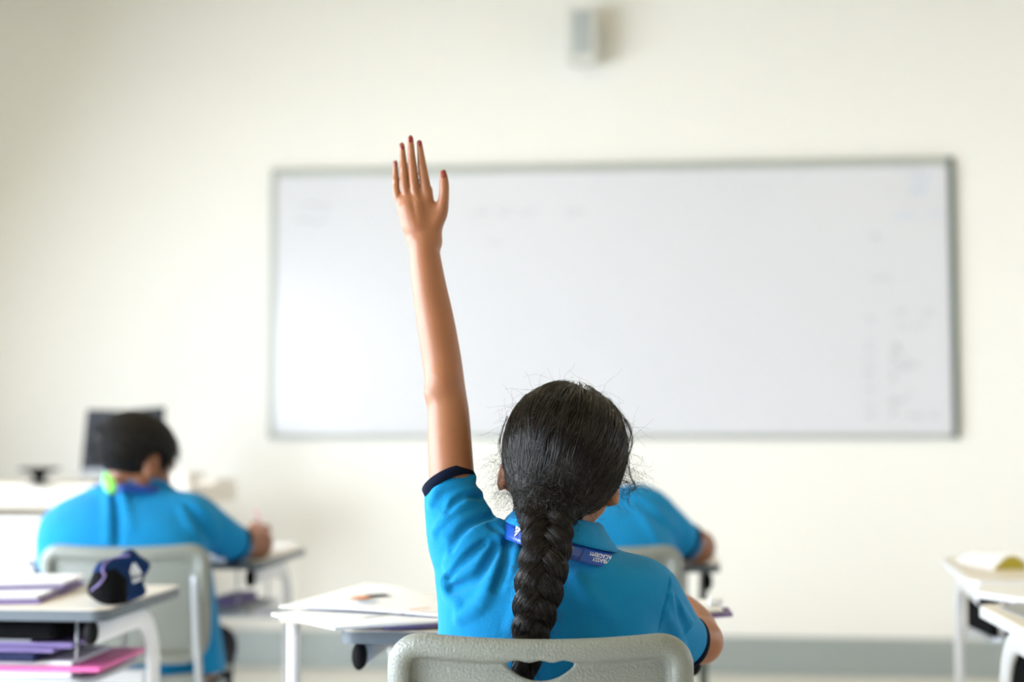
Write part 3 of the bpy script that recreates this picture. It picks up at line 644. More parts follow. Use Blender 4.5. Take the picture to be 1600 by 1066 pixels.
def make_chair(label, v, rz=0.0, h=0.0025, seat_z=0.44):
    """v: centre of the back shell in the yaw frame"""
    t = thing('school_chair', label, 'chair', V2W((v[0], v[1], 0)), YAW + rz, 'grey plastic school chairs')
    if h not in SHELL: SHELL[h] = chair_shell(h)
    V, Fc = SHELL[h]; mesh_obj('backrest', V, Fc, M['chair'], t)
    n = 14; vs, fs = [], []                            # seat pan, dished with a rolled front edge
    for layer in (0, 1):
        for j in range(n + 1):
            for i in range(n + 1):
                u, vv = i / n * 2 - 1, j / n; hwid = 0.195 - 0.02 * (1 - vv); r = abs(u) ** 6 * 0.012
                z = seat_z + 0.010 * u * u - 0.03 * max(0, vv - 0.75) ** 2 * 16 * 0.5 + 0.03 * max(0, 0.15 - vv) / 0.15
                vs.append((u * hwid, 0.05 + vv * (0.40 - 0.02 * u * u), z - (0 if layer else 0.012)))
    N = (n + 1) ** 2
    for j in range(n):
        for i in range(n):
            a = j * (n + 1) + i; fs.append([N + a, N + a + 1, N + a + n + 2, N + a + n + 1]); fs.append([a, a + n + 1, a + n + 2, a + 1])
    rim = [i for i in range(n + 1)] + [(j + 1) * (n + 1) - 1 for j in range(1, n + 1)] + [n * (n + 1) + i for i in range(n - 1, -1, -1)] + [j * (n + 1) for j in range(n - 1, 0, -1)]
    for k in range(len(rim)): a, b = rim[k], rim[(k + 1) % len(rim)]; fs.append([a, b, b + N, a + N])
    mesh_obj('seat', vs, fs, M['chair'], t)
    for s in (-1, 1):
        tube('back_upright', catmull([(s * 0.168, 0.022, 0.72), (s * 0.172, 0.025, 0.60), (s * 0.176, 0.045, 0.48), (s * 0.176, 0.07, 0.415)], 5), 0.010, M['steel'], t, seg=12)
        tube('leg', [(s * 0.176, 0.07, 0.415), (s * 0.195, 0.02, 0.20), (s * 0.205, -0.02, 0.01)], 0.011, M['steel'], t, seg=12)
        tube('leg', [(s * 0.176, 0.38, 0.40), (s * 0.19, 0.41, 0.20), (s * 0.20, 0.43, 0.01)], 0.011, M['steel'], t, seg=12)
        tube('seat_rail', [(s * 0.176, 0.07, 0.415), (s * 0.176, 0.22, 0.405), (s * 0.176, 0.38, 0.40)], 0.010, M['steel'], t, seg=10)
    return t
cG = Q(844, 980, 1.90); chG = make_chair('grey plastic school chair the girl sits on, closest to the camera', (cG[0], 1.885, 0), rz=R_(-1.0), h=0.002)
cB = Q(192, 855, 3.42); chB = make_chair('grey plastic school chair the boy on the left sits on', (cB[0], 3.42, 0), rz=R_(2), h=0.004)
cC = Q(936, 857, 3.40); chC = make_chair('grey plastic school chair half hidden behind the girl', (cC[0], 3.40, 0), rz=R_(0), h=0.004)
# ------------------------------------------------------------------ people
def qr(px, py, f, rpx): return (*Q(px, py, f), rpx * f / F)
def rows_px(rows): return [(Q(px, py, f)[2], Q(px, py, f)[0], f, h * f / F, b) for py, px, h, f, b in rows]
def head(g, c, R, s=1.0, ears=None):
    """cranium, face with brow, eye sockets, nose, lips, chin and ears; local axes x right, y towards the face, z up"""
    c = np.array(c); P = lambda x, y, z: c + R @ (np.array((x, y, z)) * s)
    g.ell(P(0, -.008, .028), np.array((.072, .090, .078)) * s, R)
    g.ell(P(0, .030, -.025), np.array((.058, .060, .078)) * s, R, k=.02)
    g.cap(P(-.045, .0, -.05), P(0, .062, -.088), .020 * s, .018 * s, k=.02); g.cap(P(.045, .0, -.05), P(0, .062, -.088), .020 * s, .018 * s, k=.02)
    for x in (-1, 1):
        g.ell(P(x * .030, .084, .004), np.array((.015, .010, .010)) * s, R, k=.008, sign=-1)
        g.cap(P(x * .045, .072, .020), P(x * .014, .084, .018), .007 * s, .007 * s, k=.008)
        g.ell(P(x * .012, .094, -.034), np.array((.007, .007, .006)) * s, R, k=.005)
        if ears is None:
            g.ell(P(x * .080, -.006, -.012), np.array((.008, .019, .033)) * s, R @ rot3(roll=x * .15, yaw=-x * .45), k=.006)
            g.ell(P(x * .088, -.002, -.010), np.array((.004, .010, .020)) * s, R, k=.004, sign=-1)
    g.cap(P(0, .090, .006), P(0, .104, -.032), .0065 * s, .010 * s, k=.008)
    g.cap(P(-.018, .088, -.052), P(.018, .088, -.052), .0055 * s, .0055 * s, k=.004); g.cap(P(-.015, .087, -.061), P(.015, .087, -.061), .006 * s, .006 * s, k=.004)
    g.cap(P(-.02, .096, -.0565), P(.02, .096, -.0565), .002 * s, .002 * s, k=.002, sign=-1)
    return P
def face_parts(P, R, s, body, origin):
    for x in (-1, 1):
        for nm, m, off, r in (('eyeball', 'eye', 0, .0115), ('iris', 'iris', .0085, .0052)):
            bm = bmesh.new(); bmesh.ops.create_uvsphere(bm, u_segments=16, v_segments=10, radius=r * s)
            o = bm_obj(nm, bm, M[m], body, True); o.location = Vector(P(x * .030, .074 + off, .004) - np.array(origin))
    v = [P(x, .0945 + .001 * math.cos(x * 90), z) for z in (-.0655, -.061, -.0575) for x in np.linspace(-.018, .018, 9)]
def hand(g, wrist, d, up, s=1.0, curl=0.5, side=1, k=.003):
    """relaxed hand: palm, four unequal bent fingers, thumb leaving the side of the palm"""
    d = np.array(d, float); d /= np.linalg.norm(d); up = np.array(up, float); up -= d * (up @ d); up /= np.linalg.norm(up); x = np.cross(d, up) * side; w = np.array(wrist)
    pt = lambda a, b, c: w + (x * a + d * b + up * c) * s
    for a in (-.024, -.008, .008, .024): g.cap(pt(a * .6, .0, 0), pt(a, .065, .002), .012 * s, .0095 * s, k=.008)
    for a, L in ((-.027, .045), (-.009, .056), (.009, .060), (.027, .052)):
        p = [pt(a, .060, .002)]; ang = 0.15 + curl * .5
        pos = np.array((a, .060, .002))
        for seg, r in zip((.42, .33, .25), (.0075, .0068, .0060)):
            pos = pos + np.array((a * .04, math.cos(ang), -math.sin(ang))) * L * seg * 1.15; p.append(pt(*pos)); ang += curl * .9
        for q0, q1, r0, r1 in zip(p[:-1], p[1:], (.0080, .0074, .0066), (.0074, .0066, .0055)): g.cap(q0, q1, r0 * s, r1 * s, k=.0015)
    g.cap(pt(.018, .012, -.004), pt(.036, .038, -.012), .012 * s, .0095 * s, k=.006); g.cap(pt(.036, .038, -.012), pt(.036, .066, -.024), .0088 * s, .007 * s, k=.002)
def legs(name_v, hipL, hipR, kneeL, kneeR, footL, footR, t, origin, h=0.006, rt=.062):
    pts = np.array([hipL, hipR, kneeL, kneeR, footL, footR]); g = Sdf(pts.min(0) - .12, pts.max(0) + .13, h)
    g.chain([(*hipL, .085), ((hipL[0] + hipR[0]) / 2, hipL[1] - .005, hipL[2] + .015, .10), (*hipR, .085)], k=.02)
    for hp, kn, ft in ((hipL, kneeL, footL), (hipR, kneeR, footR)):
        g.chain([(*hp, rt + .016), (*(np.array(hp) * .5 + np.array(kn) * .5), rt + .004), (*kn, rt - .006)], k=.03)
        g.chain([(*kn, rt - .008), (*(np.array(kn) * .5 + np.array(ft) * .5), rt - .008), (ft[0], ft[1], ft[2] + .07, rt - .012)], k=.02)
    g.a = np.maximum(g.a, (0.07 - g.ax[2])[None, None, :])
    g.obj('trousers', M['trouser'], t, origin, 2)
    for ft in (footL, footR):
        q = Sdf(np.array(ft) - (.06, .10, .02), np.array(ft) + (.06, .22, .12), .004); z = .032
        q.chain([(ft[0], ft[1] - .03, z, .034), (ft[0], ft[1] + .06, z, .036), (ft[0], ft[1] + .14, z - .004, .030)]); q.cap((ft[0], ft[1], .04), (ft[0], ft[1], .09), .035, .036, k=.02)
        q.a = np.maximum(q.a, (0.004 - q.ax[2])[None, None, :]); q.obj('shoe', M['shoe'], t, origin, 1)

# ---------------- the girl with the raised hand
go = np.array((*Q(858, 900, 2.10)[:2], 0.0))
girl = thing('person', 'person with long black braid raising one arm, in a blue polo shirt, nearest', 'person', V2W(go), YAW)
# arm and hand at fine resolution
A = Sdf(Q(600, 950, 2.17) * (1, 0, 1) + (0, 2.05, 0), Q(760, 200, 2.17) * (1, 0, 1) + (0, 2.24, 0), 0.0015)
fa = 2.15
A.chain([qr(718, 850, 2.11, 40), qr(708, 770, 2.11, 36), qr(703, 700, 2.12, 34.5), qr(701, 650, 2.13, 32.5), qr(697, 610, 2.14, 30.5), qr(690, 560, 2.145, 30.5), qr(680, 500, 2.15, 29.5), qr(671, 450, 2.15, 27), qr(664.5, 405, 2.15, 24.5), qr(663, 380, 2.15, 22.5)], n=6)
A.cap(Q(676, 612, 2.125), Q(690, 596, 2.125), .004, .008, k=.03)
fh = 2.15
for (x0, y0, r0), (x1, y1, r1) in (((647, 372, 11), (627.5, 313, 8.0)), ((644, 352, 14), (636, 330, 12)), ((656, 378, 13), (637, 301, 8.5)), ((664, 378, 13), (651, 297, 9)), ((672, 378, 13), (667, 297, 9)), ((677, 376, 11), (681, 330, 10))):
    A.cap(Q(x0, y0, fh), Q(x1, y1, fh), r0 * fh / F, r1 * fh / F, k=.012)
A.cap(Q(658, 360, fh + .004), Q(655, 320, fh + .006), .015, .013, k=.01)
FN = [  # finger joints in the photo (base, knuckle bends, tip) with half-widths
    [(630, 325, 7.5), (620.5, 305, 6.2), (618.5, 280, 5.2), (617.6, 254, 3.6)],
    [(640, 318, 8.4), (633.5, 295, 7.4), (630.5, 262, 6.3), (628, 227, 4.2)],
    [(652, 315, 8.8), (648, 292, 7.8), (644, 256, 6.7), (641.3, 216, 4.4)],
    [(667, 315, 9.6), (664.5, 290, 8.2), (659.5, 258, 6.9), (655.2, 223, 4.4)]]
fd = [0.004, 0.0, -0.002, 0.0]
for q, dd in zip(FN, fd):
    pts = [qr(x, y, fh + dd - (0.004 if i == 1 else 0), r) for i, (x, y, r) in enumerate(q)]
    A.chain(pts, k=.0012, n=5)
    x, y, r = q[1]
    if x > 625: A.ell(Q(x + 4, y + 19, fh - .0065), (.0045, .0040, .0060), k=.008)
    x, y, r = q[2]; A.ell(Q(x, y, fh + dd - .0035), (.0045, .0035, .0048), k=.004)
A.chain([qr(676, 358, fh, 12), qr(688, 334, fh - .003, 11.5), qr(693.5, 308, fh - .008, 8.2), qr(694, 285, fh - .010, 7.4), qr(692.5, 270, fh - .010, 5.2)], k=.006, n=5)
A.cap(Q(645, 318, fh - .0150), Q(651, 345, fh - .0155), .0016, .0022, k=.009, sign=-1)
A.cap(Q(652, 318, fh - .0118), Q(657, 352, fh - .0125), .0022, .0022, k=.014); A.cap(Q(638, 322, fh - .0105), Q(648, 354, fh - .0115), .0020, .0020, k=.014)
Va, Fa = A.mesh(1)
# head, neck, torso and resting arm
B = Sdf((-0.20, 1.96, 0.42), (0.37, 2.68, 1.16), 0.003)
hc = Q(880, 725, 2.115); HR = rot3(roll=R_(5))
HP = head(B, hc, HR, 1.07, ears='own')
for (x, y, f_, rr, tx) in ((787, 741, 2.105, (.0075, .013, .0255), -1), (957, 763, 2.10, (.0085, .014, .0260), 1)):
    B.ell(Q(x, y, f_), rr, rot3(yaw=-tx * .5, roll=-tx * .22), k=.006); B.ell(Q(x + tx * 5, y - 2, f_ + .012), (.003, .008, .016), k=.003, sign=-1)
    B.ell(Q(x + (10 if tx < 0 else -5), y + 20, f_), (.006, .007, .009), k=.006)
B.chain([qr(884, 760, 2.12, 46), qr(880, 800, 2.11, 44), qr(872, 850, 2.10, 50), qr(868, 880, 2.09, 60)], k=.02)
GR = rows_px([(1300, 852, 150, 2.12, .09), (1150, 852, 150, 2.10, .092), (1060, 853, 152, 2.09, .092), (980, 858, 152, 2.09, .088), (930, 862, 152, 2.09, .086), (900, 868, 140, 2.095, .078), (875, 872, 105, 2.10, .06)])
B.loft(GR, k=.02)
B.chain([qr(990, 925, 2.10, 40), qr(1025, 952, 2.13, 36), qr(1056, 986, 2.18, 32), qr(1094, 1002, 2.235, 33)], k=.03)
B.chain([qr(1094, 1002, 2.235, 33), qr(1087, 980, 2.30, 31), qr(1066, 957, 2.38, 28), qr(1040, 940, 2.47, 23), qr(1018, 932, 2.54, 18)], k=.012)
w0 = Q(1016, 931, 2.55); hand(B, w0, (-.35, 1, -.05), (0, 0, 1), .92, .35, side=-1)
B.chain([qr(728, 850, 2.105, 38), qr(770, 880, 2.10, 46), qr(850, 900, 2.10, 50)], k=.03)
Vb, Fb = B.mesh(1)
body = mesh_obj('body', np.concatenate([Vb, Va]), np.concatenate([Fb, Fa + len(Vb)]), M['skin'], girl, go)
face_parts(HP, HR, 1.07, body, go)
for x, y, w_, h_, tx in ((617.6, 254.5, 2.6, 5.5, 0), (628.2, 227.5, 3.6, 6.5, 0), (641.4, 216.5, 3.8, 7, 0), (655.3, 223, 3.6, 6.5, 0), (692.8, 271, 4.4, 7.5, 0)):
    vs, fs, n = [], [], 9
    for j in range(n):
        for i in range(n):
            u, v = i / (n - 1) * 2 - 1, j / (n - 1) * 2 - 1; sx = math.sqrt(max(0, 1 - abs(v) ** 3)) * w_
            h = on_surf(A, x + u * sx, y + v * h_, .0007)
            vs.append(tuple(h if h is not None else (vs[-1] if vs else Q(x, y, fh - .005))))
    fs = [[j * n + i, j * n + i + 1, (j + 1) * n + i + 1, (j + 1) * n + i] for j in range(n - 1) for i in range(n - 1)]
    mesh_obj('fingernail', vs, fs, M['nail'], body, go)

# polo shirt
G = Sdf((-0.185, 1.955, 0.47), (0.345, 2.29, 1.03), 0.002)
SR = rows_px([(1300, 852, 172, 2.12, .112), (1150, 850, 168, 2.10, .108), (1060, 851, 166, 2.09, .106), (1000, 854, 168, 2.085, .104), (950, 858, 168, 2.085, .100), (905, 866, 160, 2.088, .094), (880, 872, 128, 2.092, .082), (858, 874, 84, 2.098, .066)])
G.loft(SR)
G.chain([qr(702, 757, 2.112, 39.5), qr(712, 805, 2.112, 47.5), qr(730, 855, 2.105, 59), qr(762, 905, 2.095, 70)], k=.035, n=6)
G.chain([qr(752, 852, 2.10, 44), qr(790, 866, 2.10, 42), qr(840, 880, 2.10, 42)], k=.02)
G.chain([qr(915, 925, 2.09, 46), qr(965, 921, 2.09, 49), qr(1003, 926, 2.10, 53), qr(1032, 957, 2.13, 47), qr(1051, 984, 2.165, 43.5), qr(1068, 1001, 2.192, 41)], k=.03, n=6)
G.chain([qr(1020, 960, 2.12, 40), qr(1030, 1005, 2.14, 34), qr(1050, 1012, 2.165, 27)], k=.02)
# hollow cuffs
G.chain([qr(700, 735, 2.112, 37), qr(704, 765, 2.112, 37.0)], k=.001, sign=-1)
G.cut(Q(702, 747.5, 2.112), (-.5, .45, 1), .075)
AXR = Q(1100, 1018, 2.245) - Q(1062, 985, 2.17)
G.chain([qr(1088, 1010, 2.225, 36), qr(1074, 1003, 2.20, 36)], k=.001, sign=-1)
# folds of the cloth: soft ridges and furrows fanning from the armpit to the raised shoulder
RD = .0085
G.ridge([(675, 786), (688, 763), (712, 749), (738, 748)], .006, .0035, .008)
G.ridge([(704, 786), (732, 766), (748, 772)], .006, .0035, .010)
G.ridge([(682, 832), (699, 809), (728, 786), (752, 788)], .0065, .004, .012)
G.ridge([(700, 838), (722, 816), (760, 800)], .006, .004, .012)
G.ridge([(700, 884, .004), (712, 863), (740, 833), (776, 818)], .0075, .0045, .012)
G.ridge([(696, 908, .004), (709, 894), (732, 862), (764, 838), (795, 824, .010)], .0085, .0050, .012)
G.ridge([(697, 912, .004), (716, 906), (742, 888), (764, 862), (779, 840)], .0065, .0035, .010)
G.ridge([(785, 838, .006), (785, 862), (772, 900), (752, 944), (720, 966, .005)], .0075, .0045, .014)
G.ridge([(693, 905, .003), (700, 925), (716, 945, .004)], .006, .004, .012)
G.ridge([(812, 848, .004), (806, 868), (798, 892, .003)], .006, .004, .012)
G.ridge([(800, 980, .004), (812, 940), (822, 900, .004)], .006, .0045, .014)
G.ridge([(702, 901), (728, 872), (756, 849)], .0040, .0005, .008, sign=-1)
G.ridge([(704, 858), (732, 822), (768, 808)], .0040, .0005, .008, sign=-1)
G.ridge([(706, 921), (744, 906), (766, 872), (776, 852)], .0050, .0008, .010, sign=-1)
G.ridge([(700, 798), (724, 776), (750, 778)], .0035, .0005, .008, sign=-1)
G.ridge([(768, 822), (786, 832), (797, 848)], .0040, .0005, .007, sign=-1)
G.ridge([(792, 850), (790, 880), (776, 920)], .0050, .0005, .010, sign=-1)
G.ridge([(900, 905, .003), (925, 935), (952, 965, .003)], .007, .0052, .018)
G.ridge([(1046, 905), (1042, 930), (1035, 955), (1029, 985)], .0022, -.0006, .003, sign=-1)
G.ridge([(1046, 930, .003), (1062, 952), (1080, 975, .003)], .0055, .0035, .010)
G.ridge([(1042, 962, .003), (1055, 985), (1066, 1012, .003)], .0055, .0035, .010)
G.ridge([(1058, 935), (1064, 965), (1072, 985)], .0035, .0005, .008, sign=-1)
G.ridge([(1040, 1000, .003), (1055, 1010), (1070, 1020, .003)], .005, .0035, .010)
shirt = G.obj('polo_shirt', M['shirt'], girl, go, 1)
def band(name, c, axis, ra, rb, hgt, m, parent, origin, th=.0022, side=(1, 0, 0), flare=0.0, n=40):
    """short rib-knit tube around an opening"""
    ax = np.array(axis, float); ax /= np.linalg.norm(ax); s = np.array(side, float); s -= ax * (s @ ax); s /= np.linalg.norm(s); t = np.cross(ax, s); vs = []
    prof = [(-hgt / 2, 0), (-hgt / 2 + .001, th), (hgt / 2 - .001, th), (hgt / 2, 0), (hgt / 2 - .001, -.0012), (-hgt / 2 + .001, -.0012)]
    for k in range(n):
        a = 2 * PI * k / n
        for hz, dr in prof: vs.append(np.array(c) + ax * hz + s * math.cos(a) * (ra + dr + flare * hz) + t * math.sin(a) * (rb + dr + flare * hz))
    m_ = len(prof); fs = [[k * m_ + i, k * m_ + (i + 1) % m_, ((k + 1) % n) * m_ + (i + 1) % m_, ((k + 1) % n) * m_ + i] for k in range(n) for i in range(m_)]
    return mesh_obj(name, vs, fs, m, parent, origin)
band('sleeve_trim', Q(702, 756, 2.112), (-.5, .45, 1), 40.8 * 2.112 / F, .0392, .016, M['navy'], shirt, go)
band('sleeve_trim', Q(1070, 1003, 2.195), AXR * (1.2, 1, .8), .0408, .0388, .012, M['navy'], shirt, go, side=(0, 0, 1))
# collar: folded band around the neck, higher on the raised side
rc, fc = Q(876, 840, 2.085)[0], 2.095; TL = .27
def ring(th, a, b, z): r = a * math.sin(th); return np.array((rc + r, fc - b * math.cos(th), z + .006 - TL * r))
vs = []; nC = 60; prof = [(.050, .052, .912), (.051, .054, .926), (.054, .058, .932), (.060, .066, .930), (.069, .076, .916), (.0795, .0875, .903), (.0825, .0905, .8975), (.080, .088, .8970), (.066, .073, .910), (.055, .058, .920)]
for k in range(nC):
    th = R_(-158 + 316 * k / (nC - 1)); e = max(0, abs(th) - R_(100)) / R_(58)
    for i, (a, b, z) in enumerate(prof): vs.append(ring(th, a * (1.0 if th < 0 else 1.0 + .03 * math.sin(th)), b, z - .02 * e - (.03 * e if i in (5, 6, 7) else 0)))
n = len(prof); fs = [[k * n + i, k * n + (i + 1) % n, (k + 1) * n + (i + 1) % n, (k + 1) * n + i] for k in range(nC - 1) for i in range(n)]
mesh_obj('collar', vs, fs, M['shirt'], shirt, go)
# lanyard lying on the shirt below the collar
LX, LY = [796, 806, 820, 850, 885, 915, 945, 962], [826, 831, 838, 850, 857, 864, 871, 874]
def strap_ring(th, t, lift=0.0):                       # t from -1 (upper edge) to 1 (lower edge)
    u = (t + 1) / 2; return ring(th, .0805 + .0105 * u + lift, .0870 + .0095 * u + lift, .8985 - .0240 * u)
def strap_pt(px, t, lift=.0012):
    th = 0.0
    for _ in range(12):
        p_ = strap_ring(th, t); r = (px - 800) / F * p_[1] - rc; th = math.asin(max(-1, min(1, r / (.0805 + .0105 * (t + 1) / 2))))
    return strap_ring(th, t, lift)
def strap_xy(px, py, lift): return strap_pt(px, max(-1, min(1, (py - np.interp(px, LX, LY)) / 11.0)), lift)
vs, nS = [], 64
for i in range(nS):
    th = R_(-150 + 300 * i / (nS - 1))
    for t in (-1, -.3, .4, 1): vs.append(strap_ring(th, t))
fs = [[i * 4 + j, i * 4 + j + 1, (i + 1) * 4 + j + 1, (i + 1) * 4 + j] for i in range(nS - 1) for j in range(3)]
for sx, e0 in ((-1, 0), (1, nS - 1)):                   # down the chest
    prev = (e0 * 4, e0 * 4 + 3)
    for q in ((rc + sx * .035, 2.205, .82), (rc + sx * .008, 2.212, .72)):
        o = np.array((sx * .010, 0, -.002)); vs += [np.array(q) - o, np.array(q) + o]; k = len(vs) - 2; fs.append([prev[0], prev[1], k + 1, k]); prev = (k, k + 1)
lanyard = mesh_obj('lanyard', vs, fs, M['strap'], girl, go); md = lanyard.modifiers.new('thickness', 'SOLIDIFY'); md.thickness = .0009
lanyard['label'] = 'royal blue ribbon lanyard with white lettering'
def strap_poly(name, pts, m, lab=None, lift=.0034, sub=5):
    """flat print given in photo pixels, wrapped on the strap"""
    pts = np.array(pts, float); vs, fs = [], []
    if len(pts) == 3: pts = np.vstack([pts, pts[2]])
    for j in range(sub):
        for i in range(sub):
            u, v = i / (sub - 1), j / (sub - 1); q = (pts[0] * (1 - u) + pts[1] * u) * (1 - v) + (pts[3] * (1 - u) + pts[2] * u) * v
            vs.append(strap_xy(q[0], q[1], lift * .4))
    fs = [[j * sub + i, j * sub + i + 1, (j + 1) * sub + i + 1, (j + 1) * sub + i] for j in range(sub - 1) for i in range(sub - 1)]
    o = mesh_obj(name, vs, fs, M[m], lanyard, go)
    if lab: o['label'] = lab
for dx, dy in ((0, 0), (-77, -29.5)):
    strap_poly('triangle_mark', [(884.5 + dx, 851 + dy), (896 + dx, 854.6 + dy), (881.5 + dx, 864 + dy)], 'print_', 'white triangle mark')
    for a, b in ((.30, .36), (.58, .64)):
        y0, y1 = 851 + 13 * a, 851 + 13 * b; strap_poly('mark_line', [(880 + dx, y0 + dy + 1), (889 - 3 * a + dx, y0 + dy + .2), (889 - 3 * a + dx, y1 + dy + .4), (880 + dx, y1 + dy + 1.2)], 'strapd', None, .0040)
strap_poly('dividing_line', [(915, 851), (916.5, 851.5), (903, 872), (901.5, 871.5)], 'strapd'); strap_poly('dividing_line', [(829, 832), (830.3, 832.5), (820, 847), (818.8, 846.5)], 'strapd')
tcu = bpy.data.curves.new('lettering', 'FONT'); tcu.body = 'EMBASSY\nACADEMY'; tcu.size = 1.0; tcu.space_line = .82; tcu.resolution_u = 2
to = bpy.data.objects.new('lettering', tcu); COL.objects.link(to); dg = bpy.context.evaluated_depsgraph_get(); tm = to.evaluated_get(dg).to_mesh()
tv = [np.array(v.co) for v in tm.vertices]; tf = [list(p.vertices) for p in tm.polygons]; to.evaluated_get(dg).to_mesh_clear(); bpy.data.objects.remove(to)
sc_ = 7.4; vs = []
for v in tv:
    px = 953.0 - v[0] * sc_ * .98; py = np.interp(px, LX, LY) + .6 + (v[1] + .06) * sc_ * .98
    vs.append(strap_xy(px, py, .0016))
o = tag(mesh_obj('lettering', vs, tf, M['print_'], lanyard, go, smooth=False), kind='stuff'); o['label'] = 'white lettering EMBASSY ACADEMY printed upside down'
hl, hr = Q(790, 1200, 2.13), Q(915, 1200, 2.13)
legs('t', (hl[0], 2.13, .545), (hr[0], 2.13, .545), (hl[0] - .03, 2.50, .50), (hr[0] + .03, 2.50, .50), (hl[0] - .02, 2.52, .03), (hr[0] + .02, 2.50, .03), girl, go, rt=.052)

# hair: dark under-layer, combed strands, three-strand braid, stray curls
CH = Q(883, 703, 2.105); RH = np.array((95, 0, 104)) * 2.105 / F; RH[1] = .104
K = Sdf(CH - .15, CH + .15, .0025)
K.ell(CH, RH * .97)
K.chain([qr(868, 745, 2.085, 60), qr(858, 782, 2.050, 46), qr(854, 812, 2.02, 36)], k=.03)
K.ell(CH + np.array((0, .085, -.055)), (.068, .075, .080), k=.004, sign=-1)          # leave the face free
for x in (-1, 1): K.ell(CH + np.array((x * .092, .03, -.050)), (.030, .040, .035), k=.01, sign=-1)
K.ell(Q(940, 815, 2.09), (.040, .05, .034), k=.01, sign=-1); K.ell(Q(800, 815, 2.09), (.030, .05, .034), k=.01, sign=-1)
K.cap(Q(862, 590, 2.06), Q(872, 640, 2.01), .0015, .001, k=.006, sign=-1)
hairo = K.obj('hair', M['haircore'], girl, go, 1); hairo['label'] = 'black hair combed back into a braid'
ug = np.array(((850 - 883) / 95, -.42, -.80)); ug /= np.linalg.norm(ug)
cur, rad = [], []
NL = 420; locks = rng.normal(size=(NL, 3)); locks /= np.linalg.norm(locks, axis=1)[:, None]
def ok_root(u): return not (u[1] > .30 and u[2] < .62) and u[2] > -.72 and not (abs(u[0]) > .80 and u[2] < -.12 and u[1] > -.25)
def slerp(a, b, t):
    w_ = math.acos(max(-1, min(1, a @ b))); 
    return a if w_ < 1e-3 else (math.sin((1 - t) * w_) * a + math.sin(t * w_) * b) / math.sin(w_)
G0 = Q(853, 803, 2.02); nlk = 0
for L in locks:
    if not ok_root(L) or L @ ug > .97: continue
    side = -1 if L[0] < (862 - 883) / 95 else 1
    lo = rng.uniform(.975, 1.02); ph = rng.uniform(0, 6.28); fq = rng.uniform(2, 5); tgt = rng.normal(size=3) * .010
    tip = ug + rng.normal(size=3) * .10; tip /= np.linalg.norm(tip); bow = rng.normal() * .05
    for j in range(20):
        u0 = L + rng.normal(size=3) * .035; u0 /= np.linalg.norm(u0); r0 = lo + rng.uniform(-.01, .012); pts = []; n = 18; jit = rng.normal(size=3) * .0016
        for i in range(n):
            t = i / (n - 1); u = slerp(u0, tip, t ** .92); perp = np.cross(u0, tip); perp /= np.linalg.norm(perp) + 1e-9
            u = u + perp * (bow * math.sin(PI * t) + .010 * math.sin(ph + fq * t * 3)); u /= np.linalg.norm(u)
            p = CH + RH * u * (r0 + .006 * math.sin(ph * 2 + t * 9)); e = max(0, (t - .72) / .28); e = e * e * (3 - 2 * e)
            p = p * (1 - e) + (G0 + tgt + jit * 3 + np.array((0, 0, .01))) * e + jit * math.sin(t * 7 + j); pts.append(p)
        pts = K.push(pts, .0008 + .004 * max(0, lo - .985) / .035 + rng.uniform(0, .0012)); cur.append(pts); rad.append(np.linspace(.00034, .00024, n) * rng.uniform(.6, 1.3))
hairs('hair_strands', cur, rad, M['hair'], hairo, go)['kind'] = 'stuff'
# braid
BP = catmull([(*Q(855, 790, 2.03), 44), (*Q(855, 815, 2.005), 40), (*Q(855, 840, 1.978), 36.5), (*Q(852, 870, 1.962), 36), (*Q(845, 905, 1.955), 36), (*Q(838, 945, 1.952), 33), (*Q(831, 985, 1.95), 28), (*Q(823, 1025, 1.948), 23), (*Q(818, 1060, 1.95), 16), (*Q(816, 1085, 1.952), 7)], 12)
NB = len(BP); Lb = np.concatenate([[0], np.cumsum(np.linalg.norm(np.diff(BP[:, :3], axis=0), axis=1))]); PER = .094
def lobe(k, i):
    hw = BP[i, 3] * 1.96 / F; ph = 2 * PI * (Lb[i] / PER) + 2 * PI * k / 3; R_b = hw * .56
    return BP[i, :3] + np.array((hw * .50 * math.sin(ph), -hw * .26 * math.sin(2 * ph), 0)), R_b
g = Sdf(BP[:, :3].min(0) - .055, BP[:, :3].max(0) + .055, .002)
for k in range(3): g.chain([(*lobe(k, i)[0], lobe(k, i)[1] * .93) for i in range(0, NB, 3)], k=.0015, n=3)
br = g.obj('braid', M['haircore'], girl, go, 1)
cur, rad = [], []
for k in range(3):
    C_ = np.array([lobe(k, i)[0] for i in range(NB)]); Rr = np.array([lobe(k, i)[1] for i in range(NB)]); T_ = np.gradient(C_, axis=0); T_ /= np.linalg.norm(T_, axis=1)[:, None]
    S1 = np.cross(T_, (0, 1, 0)); S1 /= np.linalg.norm(S1, axis=1)[:, None]; S2 = np.cross(T_, S1)
    for j in range(850):
        a0 = rng.uniform(0, 2 * PI); rr = rng.uniform(.90, 1.10); tw = rng.normal() * 1.2; wob = rng.uniform(0, 6.28)
        i0 = rng.integers(0, NB - 14) if j > 250 else 0; i1 = min(NB, i0 + rng.integers(14, 50)) if j > 250 else NB
        idx = np.arange(i0, i1, 2); t = idx / NB; an = a0 + tw * t * 2 + .22 * np.sin(wob + t * 40)
        fr = (1 + .05 * np.sin(wob + 20 * t)) * rr
        P_ = C_[idx] + (S1[idx] * np.cos(an)[:, None] + S2[idx] * np.sin(an)[:, None]) * (Rr[idx] * fr)[:, None]
        if len(P_) > 3: cur.append(P_); rad.append(np.full(len(P_), .00027))
hairs('braid_strands', cur, rad, M['hair'], br, go)['kind'] = 'stuff'
